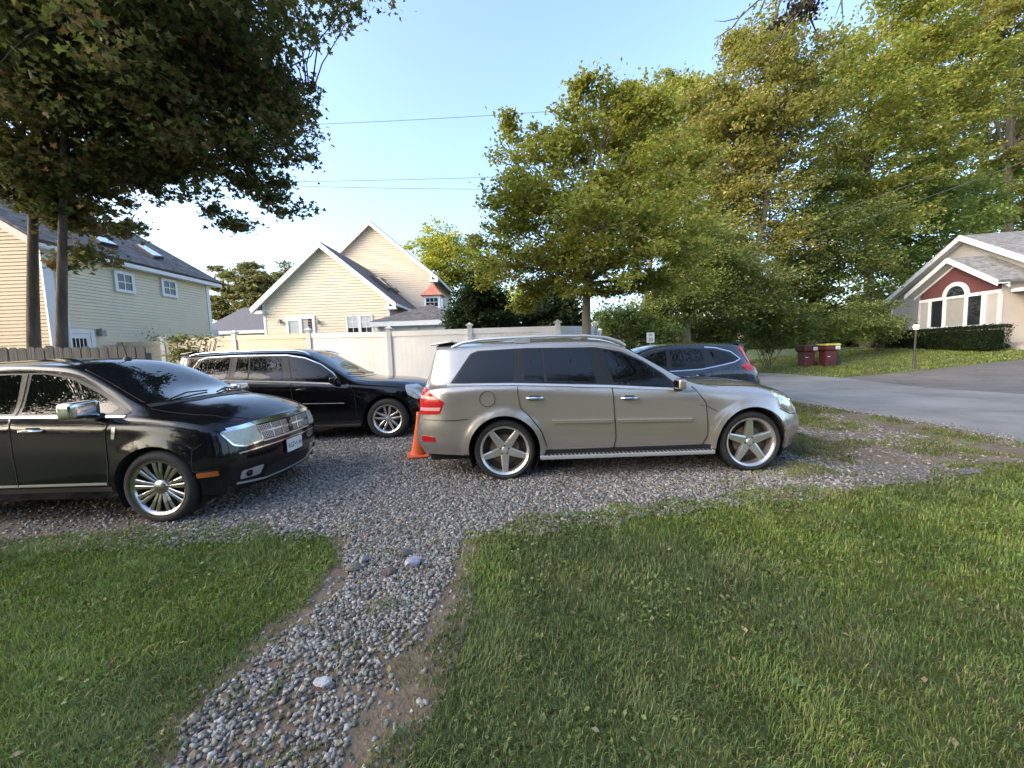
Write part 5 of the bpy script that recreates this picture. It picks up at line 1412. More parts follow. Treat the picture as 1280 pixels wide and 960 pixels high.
DIAMOND = (np.array([(-.5, 0, 0), (-.05, .30, .10), (.5, 0, 0), (-.05, -.30, .10)]), np.array([(0, 2, 1), (0, 3, 2)]))
_st = []
for r_, a_ in ((.10, 180), (.42, 142), (.26, 118), (.50, 82), (.28, 48), (.62, 0), (.28, -48), (.50, -82), (.26, -118), (.42, -142)):
    _st.append((r_ * math.cos(R(a_)), r_ * math.sin(R(a_)) * .85, 0.10 * abs(math.sin(R(a_))) * r_))
MAPLE = (np.array([(0, 0, 0)] + _st), np.array([(0, 1 + k, 1 + (k + 1) % 10) for k in range(10)]))
NEEDLE = (np.array([(-.5, .05, 0), (-.5, -.05, 0), (.5, 0, .0), (0, 0, .06)]), np.array([(0, 1, 2), (0, 3, 2)]))

def leaves(name, C, size, col, parent, shape=DIAMOND, up=0.55, m=None, droop=0.0):
    n = len(C)
    nv = rng.normal(0, 1, (n, 3)); nv /= np.linalg.norm(nv, axis=1)[:, None]
    nv[:, 2] = np.abs(nv[:, 2]); nv[:, 2] += up
    nv /= np.linalg.norm(nv, axis=1)[:, None]
    t = rng.normal(0, 1, (n, 3)); t[:, 2] -= droop
    t -= nv * np.sum(t * nv, 1)[:, None]; t /= np.linalg.norm(t, axis=1)[:, None]
    b = np.cross(nv, t)
    S, T = shape
    V = C[:, None, :] + size[:, None, None] * (S[None, :, 0:1] * t[:, None] + S[None, :, 1:2] * b[:, None] + S[None, :, 2:3] * nv[:, None])
    F = (T[None] + (np.arange(n) * len(S))[:, None, None]).reshape(-1, 3)
    return np_mesh(name, V.reshape(-1, 3), F, m or m_leaf, parent, np.repeat(col, len(S), 0))
def palette(n, cols, w, pos=None, scale=1.2, seed=0, sat=0.12):
    cols = np.array(cols, float); w = np.array(w, float) / sum(w)
    if pos is not None:      # neighbouring twigs carry alike leaves
        u = 0.55 * fnoise(pos[:, 0] + pos[:, 2] * .7, pos[:, 1] - pos[:, 2] * .6, scale, seed) + 0.45 * rng.random(n)
        u = np.clip((u - 0.22) / 0.56, 0, 0.999)
    else: u = rng.random(n)
    i = np.minimum(np.searchsorted(np.cumsum(w), u), len(w) - 1)
    c = cols[i] * rng.uniform(1 - sat * 1.6, 1 + sat * 1.6, (n, 1)) * rng.uniform(1 - sat, 1 + sat, (n, 3))
    return np.clip(c, 0.004, 0.9)
def blob_points(blobs, n, clump, per, fill=0.55, flat=1.0):
    """blobs: (centre, rx, ry, rz). Boughs fill each blob, mostly its outside; twigs spread along the boughs in flat sprays; leaves gather round twigs."""
    vol = np.array([b[1] * b[2] * b[3] for b in blobs]) ** 0.72; vol /= vol.sum()
    nt = max(1, n // per); nb = max(len(blobs) * 3, nt // 5)
    k = rng.choice(len(blobs), nb, p=vol)
    d = rng.normal(0, 1, (nb, 3)); d /= np.linalg.norm(d, axis=1)[:, None]
    r = np.where(rng.random(nb) < fill, rng.uniform(0.70, 1.0, nb), rng.random(nb) ** (1 / 3) * 0.9)
    cen = np.array([tuple(b[0]) for b in blobs]); rad = np.array([b[1:4] for b in blobs])
    bc = cen[k] + d * r[:, None] * rad[k]
    j = rng.integers(0, nb, nt)
    R_ = rad[k[j]].min(1)
    ax = d[j] * np.array([1, 1, .35]); ax /= np.linalg.norm(ax, axis=1)[:, None] + 1e-6
    u = rng.uniform(-1, 0.75, nt)
    tw = bc[j] + ax * (u * 0.40 * R_)[:, None] + rng.normal(0, 1, (nt, 3)) * (R_ * 0.19)[:, None] * np.array([1, 1, .45]) - np.array([0, 0, 1]) * (0.10 * R_ * np.maximum(0, u) ** 2)[:, None]
    idx = rng.integers(0, nt, n)
    sc = clump * rng.uniform(0.5, 1.3, nt)
    off = rng.normal(0, 1, (n, 3)) * sc[idx][:, None] * np.array([1, 1, 0.5 * flat])
    return tw[idx] + off, tw
def limb(mb, a, b, r0, r1, n=7, seg=5, wob=0.06):
    a = Vector(a); b = Vector(b); L = (b - a).length
    pts = []
    for i in range(seg + 1):
        t = i / seg
        p = a.lerp(b, t)
        p.z += math.sin(t * math.pi) * 0.06 * L
        if 0 < i < seg: p += Vector(rng.normal(0, wob * L / seg, 3))
        pts.append(p)
    mb.tube(pts, [r0 + (r1 - r0) * (i / seg) ** 0.8 for i in range(seg + 1)], n)
    return pts
def tree(name, base, top, r0, blobs, n, leaf, cols, w, label, cat='tree', group=None, clump=0.35, per=26, shape=DIAMOND, bark=None, lean=None, fill=0.55, limbs=10, m=None, up=0.55, fork=0.35, flat=1.0, twigs=0, pscale=1.2, trunk=True, gain=2.1):
    base = Vector(base); top = Vector(top)
    root = empty(name, base, 0, label, cat, group)
    bl = [(Vector(b[0]) - base, b[1], b[2], b[3]) for b in blobs]
    P, tw = blob_points(bl, n, clump, per, fill, flat)
    k = P[:, 2] > 0.02
    P = P[k]
    c = palette(len(P), np.array(cols) * gain, w, P + np.array(base), pscale, len(name) + int(abs(base.x) * 10))
    leaves('crown', P, leaf * rng.uniform(0.6, 1.25, len(P)), c, root, shape, up, m)
    if trunk:
        mb = MB()
        tp = top - base
        pts = []; rad = []
        for i in range(13):
            t = i / 12
            p = tp * t + Vector((math.sin(t * 5 + base.x) * 0.03, math.cos(t * 4 + base.y) * 0.03, 0)) * tp.length * 0.15 * (1 if 0 < t < 1 else 0)
            pts.append(p); rad.append(max(0.02, r0 * (1.0 - 0.82 * t ** 0.9) * (1 + 0.35 * max(0, 1 - t * 14))))
        mb.tube(pts, rad, 12)
        order = sorted(bl, key=lambda b: -b[1] * b[2] * b[3])[:limbs]
        for b in order:
            t = min(0.95, max(fork, (b[0].z / max(tp.z, 0.1)) * 0.62))
            i = int(t * 12)
            s_ = pts[i]
            e = b[0]
            mid = limb(mb, s_, e, rad[i] * 0.55, 0.02, 7, 5, 0.05)
            for q in range(3):
                d = Vector(rng.normal(0, 1, 3)); d.normalize()
                limb(mb, mid[2 + q % 3], e + Vector((d.x * b[1], d.y * b[2], d.z * b[3])) * 0.55, rad[i] * 0.22, 0.010, 5, 4, 0.08)
        if twigs:
            for q in tw[rng.choice(len(tw), min(twigs, len(tw)), replace=False)]:
                q = Vector(q); b = min(bl, key=lambda b: (b[0] - q).length)
                limb(mb, b[0].lerp(q, 0.15), q, 0.014, 0.005, 4, 3, 0.08)
        mb.build('trunk', bark or m_bark, root)
    return root
def PB(Y, lst, ry=None):
    """crown masses given where they stand: (px, py, radius in px) at depth Y; each gets its own depth"""
    s = FPX / Y; out = []
    for i, t in enumerate(lst):
        px, py, r = t[:3]
        asp = t[3] if len(t) > 3 else 0.85
        y = Y + (t[4] if len(t) > 4 else float(rng.normal(0, 0.25)) * r / s)
        rr = r / FPX * Y
        out.append((at(px, py, y), rr, (ry or rr * 0.9), rr * asp))
    return out

# ---- maple with two stems in the upper left
mp_cols = [(0.030, 0.040, 0.014), (0.050, 0.062, 0.018), (0.075, 0.072, 0.024), (0.080, 0.064, 0.028), (0.10, 0.066, 0.032)]
mbse = at(30, 438, 7.4); mbse.z = 0
blobs = PB(7.6, [(60, 60, 120, .8, -.6), (180, 60, 120, .8, -.9), (270, 55, 95, .8, 0), (250, 150, 95, .75, -.3), (140, 170, 100, .7, .2), (40, 170, 70, .7, 0), (312, 112, 70, .8, .3), (345, 130, 42, .9, .5), (335, 195, 50, .7, .2), (345, 262, 36, .7, .4), (270, 215, 55, .55, .1), (200, 235, 45, .5, .3), (308, 276, 28, .6, .3),
                 (100, 20, 150, .8, -1.5), (235, 10, 70, .8, -.4), (180, 205, 60, .6, 0), (255, 190, 60, .6, .2), (300, 215, 50, .6, .3), (120, 205, 60, .6, .2), (345, 288, 22, .6, .3), (358, 258, 22, .6, .3), (330, 250, 26, .6, .2), (350, 92, 34, .9, .3), (360, 190, 28, .9, .4), (325, 72, 38, .8, .1), (385, 125, 26, .9, .4), (-60, 60, 140, .9, -.8), (-60, 190, 80, .7, 0), (260, 270, 20, .5, .2), (200, -70, 180, .7, -1.2), (20, -80, 180, .7, -1.2), (225, -50, 80, .7, -1.0)])
lowb = PB(7.2, [(20, 215, 40, .6), (70, 225, 45, .6), (130, 215, 45, .6), (90, 262, 34, .6), (110, 315, 28, .6), (75, 330, 22, .5), (60, 290, 30, .6), (140, 322, 16, .5), (165, 290, 20, .35), (100, 275, 26, .5), (20, 235, 24, .5), (130, 250, 30, .5)])
tree('maple_tree', (mbse.x, mbse.y, 0), at(42, 40, 7.2), 0.128, blobs + lowb * 3, 105000, 0.12, mp_cols, (3, 4, 3, 1.5, 0.8), 'dark-leaved maple overhanging the black car, thinner outer stem of the pair on the left', 'tree', 'pair of maple stems', 0.16, 30, MAPLE, m_bark, limbs=12, m=m_leafd, gain=2.1, up=0.35, fork=0.66, flat=0.8, twigs=260, pscale=0.7)
b2 = at(61, 438, 7.0); b2.z = 0
blobs2 = PB(7.2, [(160, 130, 70, .7), (90, 120, 80, .8), (220, 90, 60, .7)])
tree('maple_tree', (b2.x, b2.y, 0), at(80, 60, 6.9), 0.115, blobs2, 6000, 0.115, mp_cols, (3, 4, 3, 1.5, 0.8), 'dark brown maple stem just right of its twin behind the wooden fence', 'tree', 'pair of maple stems', 0.16, 30, MAPLE, m_bark, limbs=3, m=m_leafd, gain=2.1, up=0.35, fork=0.7, pscale=0.7)

# ---- young shade tree behind the silver car
g_mid = [(0.082, 0.088, 0.020), (0.122, 0.128, 0.027), (0.165, 0.166, 0.038), (0.215, 0.21, 0.06)]
cb = at(730, 415, 10.2); cb.z = 0
blobs = PB(10.3, [(725, 290, 85, .8, 0), (650, 275, 55, .8), (632, 335, 45, .7), (690, 335, 60, .6, -1.0), (780, 250, 72, .85), (745, 170, 55, .9), (690, 200, 52, .9), (815, 300, 58, .8), (830, 205, 52, .9), (845, 260, 45, .9), (800, 155, 42, .9), (770, 365, 45, .5), (835, 355, 42, .6), (640, 200, 32, 1.0), (612, 300, 26, .8), (720, 130, 26, 1.0), (765, 130, 30, .8), (640, 160, 16, 1.0), (660, 240, 40, .9, -1.0), (760, 290, 60, .8, -1.6), (860, 310, 30, .9), (655, 370, 30, .5)])
tree('shade_tree', cb, at(738, 190, 10.4), 0.17, blobs, 64000, 0.115, g_mid, (2, 4, 4, 1.2), 'round-crowned green tree whose trunk rises just in front of the white fence corner', 'tree', None, 0.15, 34, DIAMOND, m_barkl, limbs=18, fork=0.5, twigs=260, fill=0.6)

# ---- tall trees behind
gold = [(0.075, 0.086, 0.021), (0.115, 0.127, 0.028), (0.155, 0.158, 0.037), (0.19, 0.172, 0.052)]
deep = [(0.036, 0.048, 0.015), (0.058, 0.074, 0.020), (0.088, 0.105, 0.028), (0.13, 0.135, 0.038)]
olive = [(0.065, 0.070, 0.020), (0.10, 0.102, 0.028), (0.14, 0.135, 0.038), (0.18, 0.155, 0.055)]
def tall(px, Y, blobs, r, n, leaf, cols, label, toppx, w=(2, 4, 3, 1.5), bark=None, clump=0.36, limbs=12, **kw):
    b = at(px, 430, Y); b.z = float(gz(b.x, b.y)) - 0.05
    tree('tall_tree', b, at(*toppx, Y), r, PB(Y, blobs), int(n * 1.4), leaf, cols, w, label, 'tree', 'tall trees across the road', clump, 34, DIAMOND, bark or m_bark, limbs=limbs, **kw)
tall(922, 25, [(905, 175, 62, .9), (950, 110, 58, 1.0), (962, 62, 34, 1.1), (1000, 80, 34, .9), (935, 240, 62, .8), (900, 300, 50, .7), (985, 165, 55, .9), (870, 150, 34, .9), (925, 60, 20, .9), (880, 240, 45, .8), (965, 300, 45, .7)], 0.34, 42000, 0.23, olive, 'tall tree with a long pale leaning trunk behind the navy car', (985, 110), bark=m_barkl, fork=0.55, twigs=120)
tall(1085, 29, [(1075, 150, 62, .9), (1060, 95, 50, .9), (1120, 60, 60, .9), (1135, 180, 70, .8), (1055, 215, 55, .8), (1020, 130, 40, .9), (1180, 120, 60, .9), (1150, 20, 60, .8), (1100, 250, 60, .7)], 0.38, 42000, 0.26, gold, 'tall golden-green tree in the middle of the grove, left of the grey house', (1090, 60), twigs=80)
tall(1265, 36, [(1215, 70, 75, .9), (1275, 120, 75, .9), (1190, 20, 70, .8), (1260, 25, 75, .8), (1225, 160, 45, .7), (1290, 215, 45, .7), (1330, 90, 90, .9), (1180, 160, 36, .7)], 0.50, 34000, 0.32, olive, 'big dark-trunked tree towering behind the grey house', (1262, 40), twigs=60, fork=0.5, limbs=5)
tall(1020, 27, [(1005, 320, 56, .8), (1060, 300, 60, .7), (1020, 250, 50, .8), (985, 370, 40, .7), (1050, 360, 52, .7)], 0.3, 26000, 0.22, deep, 'dark green bushy tree above the maroon bins', (1020, 240))
tall(1135, 33, [(1110, 330, 58, .7), (1170, 290, 58, .7), (1085, 265, 46, .7), (1140, 240, 46, .7), (1120, 375, 45, .7), (1190, 250, 50, .7)], 0.36, 30000, 0.27, [(0.045, 0.070, 0.022), (0.070, 0.098, 0.026), (0.105, 0.13, 0.034), (0.15, 0.16, 0.05)], 'spreading mid green tree directly left of the grey house', (1135, 230))
tall(1225, 40, [(1235, 250, 60, .7), (1290, 260, 60, .7), (1200, 215, 50, .7), (1270, 190, 50, .7)], 0.36, 22000, 0.34, gold, 'yellowish tree rising behind the roof of the grey house', (1230, 180))
tall(858, 19, [(840, 370, 48, .7), (880, 345, 46, .8), (905, 385, 40, .7), (815, 395, 36, .6), (870, 300, 40, .8)], 0.24, 24000, 0.16, deep, 'dark tree with a bare straight trunk behind the speed limit sign', (862, 300), bark=m_barkl, fork=0.55)
tall(873, 20.5, [(895, 320, 40, .8), (930, 350, 45, .8), (950, 390, 36, .7)], 0.2, 16000, 0.17, [(0.05, 0.062, 0.018), (0.08, 0.09, 0.024), (0.11, 0.115, 0.034), (0.15, 0.14, 0.05)], 'slender tree standing close beside the bare straight trunk', (880, 300), bark=m_barkl, fork=0.55)
tall(800, 33, [(800, 140, 40, .9), (840, 150, 45, .9), (870, 200, 50, .9), (850, 110, 26, .9), (810, 220, 60, .8), (880, 120, 30, .9)], 0.3, 20000, 0.29, gold, 'golden-topped tree showing above the round-crowned one', (830, 130))

# ---- trees behind the houses on the left
def far_tree(px, Y, blobs, n, leaf, cols, label, name='broadleaf_tree', **kw):
    b = at(px, 430, Y); b.z = -0.05
    tree(name, b, at(px, min(bb[1] for bb in blobs), Y), 0.25, PB(Y, blobs), n, leaf, cols, (2, 4, 3, 1.5), label, 'tree', None, 0.5, 22, DIAMOND, m_bark, limbs=5, **kw)
yl = [(0.10, 0.115, 0.022), (0.15, 0.16, 0.028), (0.20, 0.20, 0.034), (0.26, 0.24, 0.05)]
far_tree(550, 46, [(545, 308, 26, .9), (575, 325, 30, .9), (525, 310, 14, .9), (555, 345, 34, .8), (600, 335, 26, .9)], 16000, 0.34, yl, 'bright yellow-green tree behind the taller cream gable')
far_tree(655, 24, [(650, 372, 26, .9), (668, 385, 22, .9), (640, 392, 20, .8)], 7000, 0.16, [(0.10, 0.12, 0.02), (0.17, 0.19, 0.03), (0.24, 0.25, 0.05), (0.3, 0.3, 0.1)], 'small sunlit yellow-green tree between the dark evergreens', trunk=True)  # leaf colours made paler to carry the sunlight

def conifer(px, Y, toppx, halfpx, n, cols, label, name='pine_tree', tiers=11, gap=0.25, leaf=0.5, basepx=None):
    b = at(px, 430, Y); b.z = -0.05
    tp = at(px, toppx, Y)
    root = empty(name, b, 0, label, 'tree', 'pines far behind the houses' if name == 'pine_tree' else None)
    H = tp.z - b.z
    half = halfpx / FPX * Y
    P = []
    mb = MB(); mb.tube([(0, 0, 0), (0, 0, H * .5), (0, 0, H * .97)], [H * .018, H * .012, .02], 8)
    z0 = 0.18 * H if name == 'pine_tree' else 0.02 * H
    if name == 'pine_tree': tiers = 34
    for i in range(tiers):
        t = min(1, max(0, i / (tiers - 1) + rng.normal(0, .025)))
        z = z0 + (H - z0) * t
        rad = half * (1 - t) ** 0.75 * rng.uniform(0.8, 1.1) + 0.15
        for k in range(4 if name == 'pine_tree' else 11):
            a = rng.uniform(0, 2 * math.pi); L = rad * rng.uniform(0.65, 1.1)
            e = Vector((math.cos(a) * L, math.sin(a) * L, z + L * (0.22 if name == 'pine_tree' else -0.1)))
            s_ = Vector((0, 0, z))
            mb.tube([s_, e], [.03, .008], 4)
            m_ = max(4, int(n / (tiers * (4 if name == 'pine_tree' else 8))))
            u = rng.uniform(0.25, 1.05, m_) ** 0.8
            q = np.array(s_)[None] + (np.array(e - s_))[None] * u[:, None] + rng.normal(0, 1, (m_, 3)) * np.array([.16, .16, .09]) * (0.4 + L * 0.28)
            P.append(q)
    P = np.concatenate(P)
    c = palette(len(P), cols, (2, 4, 3, 1), P, 1.4, 4)
    leaves('crown', P, leaf * rng.uniform(0.6, 1.2, len(P)), c, root, DIAMOND, 0.3)
    mb.build('trunk', m_bark, root)
    return root
pn = [(0.06, 0.07, 0.03), (0.10, 0.105, 0.042), (0.15, 0.14, 0.055), (0.20, 0.175, 0.07)]
def pine(px, Y, blobs, n, label):
    b = at(px, 430, Y); b.z = -0.05
    o = tree('pine_tree', b, at(px, min(bb[1] for bb in blobs) - 2, Y), 0.3, PB(Y, blobs), n, 0.42, pn, (2, 4, 3, 1.5), label, 'tree', 'pines far behind the houses', 0.42, 18, DIAMOND, m_bark, limbs=len(blobs), fork=0.3, flat=0.5, gain=1.7, fill=0.5)
pine(279, 52, [(276, 338, 9, .8), (288, 346, 11, .6), (270, 356, 14, .5), (290, 366, 15, .6), (276, 380, 17, .6), (284, 394, 18, .6)], 9000, 'pine showing just right of the left house, first of the pines in the gap')
pine(314, 50, [(314, 338, 12, .9), (304, 350, 16, .6), (327, 350, 17, .6), (312, 364, 20, .6), (334, 368, 18, .5), (298, 378, 18, .6), (320, 384, 26, .6), (340, 392, 18, .6)], 15000, 'wide pine in the middle of the gap between the yellow houses')
pine(356, 55, [(358, 333, 10, .9), (349, 345, 13, .6), (367, 344, 12, .6), (345, 358, 15, .6), (362, 364, 18, .7), (340, 376, 16, .7)], 9000, 'pine half hidden behind the low cream gable')
dk = [(0.012, 0.022, 0.010), (0.020, 0.034, 0.014), (0.032, 0.050, 0.018), (0.05, 0.07, 0.026)]
def evergreen(px, Y, blobs, n, label):
    b = at(px, 430, Y); b.z = -0.02
    tree('evergreen_tree', b, at(px, min(bb[1] for bb in blobs), Y), 0.12, PB(Y, blobs), n, 0.13, dk, (2, 4, 3, 1), label, 'tree', None, 0.14, 26, DIAMOND, m_bark, limbs=6, fork=0.2, gain=1.5, fill=0.8)
evergreen(601, 13.5, [(600, 346, 11, 1.1), (596, 360, 19, .9), (607, 368, 19, .9), (590, 382, 24, .9), (614, 388, 25, .9), (600, 398, 36, .8), (580, 405, 18, .9), (625, 404, 18, .9)], 26000, 'dense dark conical evergreen behind the white fence')
evergreen(688, 14.5, [(690, 362, 20, .9), (676, 376, 24, .8), (704, 378, 24, .8), (668, 394, 24, .8), (692, 396, 30, .8), (712, 398, 22, .8), (650, 402, 18, .8)], 24000, 'broad dark evergreen right behind the trunk of the round-crowned tree')

# ---- shrubs, undergrowth, hedge
def shrub(px, py, Y, lst, n, leaf, cols, label, name='shrub', cat='shrub', group=None, clump=0.2, z=None, up=0.55):
    b = at(px, py, Y); b.z = float(gz(b.x, b.y)) if z is None else z
    bl = PB(Y, lst)
    root = empty(name, b, 0, label, cat, group)
    B = [(Vector(q[0]) - b, q[1], q[2], q[3]) for q in bl]
    P, tw = blob_points(B, n, clump, 22, 0.7)
    P = P[P[:, 2] > 0.0]
    c = palette(len(P), np.array(cols) * 1.8, (2, 4, 3, 1.5), P + np.array(b), 0.6, int(px))
    leaves('foliage', P, leaf * rng.uniform(0.6, 1.25, len(P)), c, root, DIAMOND, up)
    mb = MB()
    for q in B:
        for k in range(3):
            d = Vector(rng.normal(0, 1, 3)).normalized()
            limb(mb, (rng.normal(0, .1), rng.normal(0, .1), 0), q[0] + d * q[1] * 0.5, 0.025, 0.008, 5, 4)
    mb.build('stem', m_bark, root)
    return root
bush_c = [(0.030, 0.045, 0.014), (0.050, 0.072, 0.020), (0.080, 0.105, 0.028), (0.13, 0.145, 0.045)]
shrub(905, 440, 20, [(890, 410, 26, .8), (915, 420, 24, .8), (870, 420, 22, .7)], 9000, 0.12, bush_c, 'leafy bush at the wood edge behind the navy car', group='bushes along the wood edge')
shrub(960, 445, 21.5, [(940, 412, 26, .8), (965, 420, 26, .8), (985, 405, 28, .8)], 10000, 0.13, bush_c, 'dark bush directly behind the left bin', group='bushes along the wood edge')
shrub(1040, 440, 22.5, [(1015, 405, 30, .8), (1045, 415, 28, .7), (1072, 400, 32, .8)], 11000, 0.14, [(0.05, 0.07, 0.02), (0.08, 0.105, 0.03), (0.12, 0.14, 0.04), (0.17, 0.18, 0.06)], 'paler bush behind the right bin', group='bushes along the wood edge')
shrub(815, 440, 17.5, [(775, 405, 26, .8), (800, 412, 30, .8), (830, 418, 24, .8), (760, 395, 24, .8)], 11000, 0.12, bush_c, 'dark bush around the speed limit sign', group='bushes along the wood edge')
shrub(1098, 432, 24.0, [(1098, 410, 24, .75), (1115, 405, 16, .8), (1082, 415, 18, .7)], 9000, 0.10, [(0.07, 0.09, 0.025), (0.11, 0.125, 0.035), (0.15, 0.16, 0.05), (0.2, 0.2, 0.07)], 'rounded light green shrub at the left corner of the grey house')
w_b = shrub(236, 470, 10.0, [(222, 430, 13, .5), (250, 427, 13, .5), (236, 442, 15, .6), (268, 426, 7, .5)], 700, 0.12, [(0.05, 0.06, 0.02), (0.08, 0.09, 0.03), (0.12, 0.12, 0.045), (0.16, 0.15, 0.06)], 'scraggly twiggy weed bush in front of the fence behind the black cars', 'weed_bush', 'bush', None, 0.16)
shrub(168, 430, 14.6, [(168, 418, 12, .6), (180, 420, 9, .6)], 1200, 0.08, bush_c, 'low green shrub tops at the foot of the left house', z=1.6)
# clipped hedge under the picture window
def hedge():
    off = Vector((-math.cos(TH), math.sin(TH), 0)) * 1.3
    nn = HM.to_3x3() @ Vector((0, 1, 0))
    a = on_plane(1101, 430, Vector((HX, HY, 0)) + off, nn); b = on_plane(1247, 430, Vector((HX, HY, 0)) + off, nn)
    c_ = (a + b) / 2; z0 = float(gz(c_.x, c_.y)) - 0.05; ht = on_plane(1180, 412, Vector((HX, HY, 0)) + off, nn).z - z0
    root = empty('hedge', (c_.x, c_.y, z0), math.atan2((b - a).y, (b - a).x), 'low clipped dark green hedge under the picture window of the grey house', 'hedge')
    L = ((b - a).xy.length) / 2; D = 0.5; n = 26000
    P = rng.uniform(-1, 1, (n, 3))
    ax = rng.choice(4, n, p=(.1, .40, .38, .12))
    P[ax == 0, 0] = np.sign(P[ax == 0, 0]); P[ax == 1, 1] = -1; P[ax == 2, 2] = 1; P[ax == 3, 1] = 1
    X = P * np.array([L, D, ht / 2]) + np.array([0, 0, ht / 2])
    X += rng.normal(0, 0.045, X.shape) + (fnoise(X[:, 0], X[:, 2], 0.7, 5)[:, None] - .5) * 0.14
    X = X[X[:, 2] > 0.02]
    c = palette(len(X), [(0.012, 0.026, 0.010), (0.022, 0.040, 0.014), (0.036, 0.056, 0.018), (0.055, 0.075, 0.03)], (3, 4, 2, 1), X, 0.3, 9)
    leaves('foliage', X, 0.085 * rng.uniform(.6, 1.2, len(X)), c, root)
    mb = MB(); mb.box((-L + .12, -D + .14, 0), (L - .12, D - .14, ht - .14)); mb.build('inner_twigs', mat('hedge_inside', (0.012, 0.018, 0.008), 0.95), root)
hedge()
# ------------------------------------------------------------------ street furniture and small things
# traffic cone
q = ground(523, 571)
cn = empty('traffic_cone', (q.x, q.y, 0.02), 0.2, 'orange traffic cone standing by the tail of the silver car', 'traffic cone')
m_or = mat('cone_orange', (0.72, 0.13, 0.03), 0.45, var=0.08, vscale=8)
Mt = Matrix.Rotation(R(3), 4, 'Y')
mb = MB(); mb.lathe([(.130, .03), (.118, .06), (.092, .18), (.070, .32), (.048, .47), (.033, .60), (.030, .69), (.024, .70), (.022, .66)], 28, Mt, 'Z'); mb.build('body', m_or, cn)
mb = MB(); mb.box((-.17, -.17, 0), (.17, .17, .03)); mb.build('base', m_or, cn, bevel=0.014)

# wheeled bins
m_bin = mat('bin_maroon', (0.095, 0.024, 0.025), 0.5, var=0.2, vscale=5)
def bin_(px, label, lidm):
    q = ground(px, 463.5); z = float(gz(q.x, q.y))
    r = empty('wheelie_bin', (q.x, q.y, z), 0, label, 'bin', 'maroon wheeled bins at the kerb')
    r.scale = (1.1, 1.1, 1.1)
    w0, d0, w1, d1, h = .50, .46, .62, .56, .98
    def loop(w, d, z_, n=0.06):
        pts = []
        for sx, sy in ((-1, -1), (1, -1), (1, 1), (-1, 1)):
            cx, cy = sx * (w / 2 - n), sy * (d / 2 - n)
            a0 = {(-1, -1): 180, (1, -1): 270, (1, 1): 0, (-1, 1): 90}[(sx, sy)]
            for k in range(5):
                a = R(a0 + 22.5 * k); pts.append((cx + n * math.cos(a), cy + n * math.sin(a), z_))
        return pts
    secs = [loop(w0, d0, .03), loop(w0 + .03, d0 + .03, .35), loop(w1 - .06, d1 - .06, .70), loop(w1 - .02, d1 - .03, .72), loop(w1 + .10, d1 + .06, .80), loop(w1 + .12, d1 + .08, .95), loop(w1 + .12, d1 + .08, .98)]
    V = [p for s_ in secs for p in s_]; n = 20
    F = [(i * n + k, i * n + (k + 1) % n, (i + 1) * n + (k + 1) % n, (i + 1) * n + k) for i in range(len(secs) - 1) for k in range(n)]
    F += [tuple(range(n - 1, -1, -1)), tuple(range((len(secs) - 1) * n, len(secs) * n))]
    mb = MB(); mb.add(V, F); mb.build('body', m_bin, r)
    secs = [loop(w1 + .16, d1 + .12, .985), loop(w1 + .17, d1 + .13, 1.02), loop(w1 + .04, d1 + .02, 1.065)]
    V = [p for s_ in secs for p in s_]; F = [(i * n + k, i * n + (k + 1) % n, (i + 1) * n + (k + 1) % n, (i + 1) * n + k) for i in range(2) for k in range(n)] + [tuple(range(n - 1, -1, -1)), tuple(range(2 * n, 3 * n))]
    mb = MB(); mb.add(V, F); lid = mb.build('lid', lidm, r)
    mb = MB(); mb.tube([(w1 / 2 + .10, -.2, .96), (w1 / 2 + .17, -.2, .99), (w1 / 2 + .17, .2, .99), (w1 / 2 + .10, .2, .96)], .016, 8); mb.build('handle', m_bin, r)
    for s_ in (-1, 1):
        mb = MB(); mb.lathe([(.0, -.03), (.10, -.03), (.125, -.02), (.125, .02), (.10, .03), (.0, .03)], 20, Matrix.Translation((w0 / 2 + .06, s_ * .22, .13)), 'Y'); mb.build('wheel', m_rubber, r)
    mb = MB(); mb.box((.10, -d1 / 2 - .062, .79), (.31, -d1 / 2 - .048, .955)); st = mb.build('sticker', m_plate, r)
    mb = MB(); mb.box((.14, -d1 / 2 - .0645, .83), (.27, -d1 / 2 - .0622, .845)); mb.box((.14, -d1 / 2 - .0645, .87), (.24, -d1 / 2 - .0622, .877)); mb.build('print', mat('print_red', (0.3, 0.08, 0.08), 0.6), st)
    mb = MB(); mb.box((-.22, -d0 / 2 - .045, .44), (-.10, -d0 / 2 - .018, .465)); mb.build('catch_bar', m_plate, r)
bin_(1007, 'maroon wheeled bin with a dark lid, left one of the two across the road', mat('lid_dark', (0.10, 0.06, 0.055), 0.5, var=0.3, vscale=6))
bin_(1034, 'maroon wheeled bin with a yellow lid, right one of the two across the road', mat('lid_yellow', (0.62, 0.55, 0.10), 0.5, var=0.2, vscale=3))

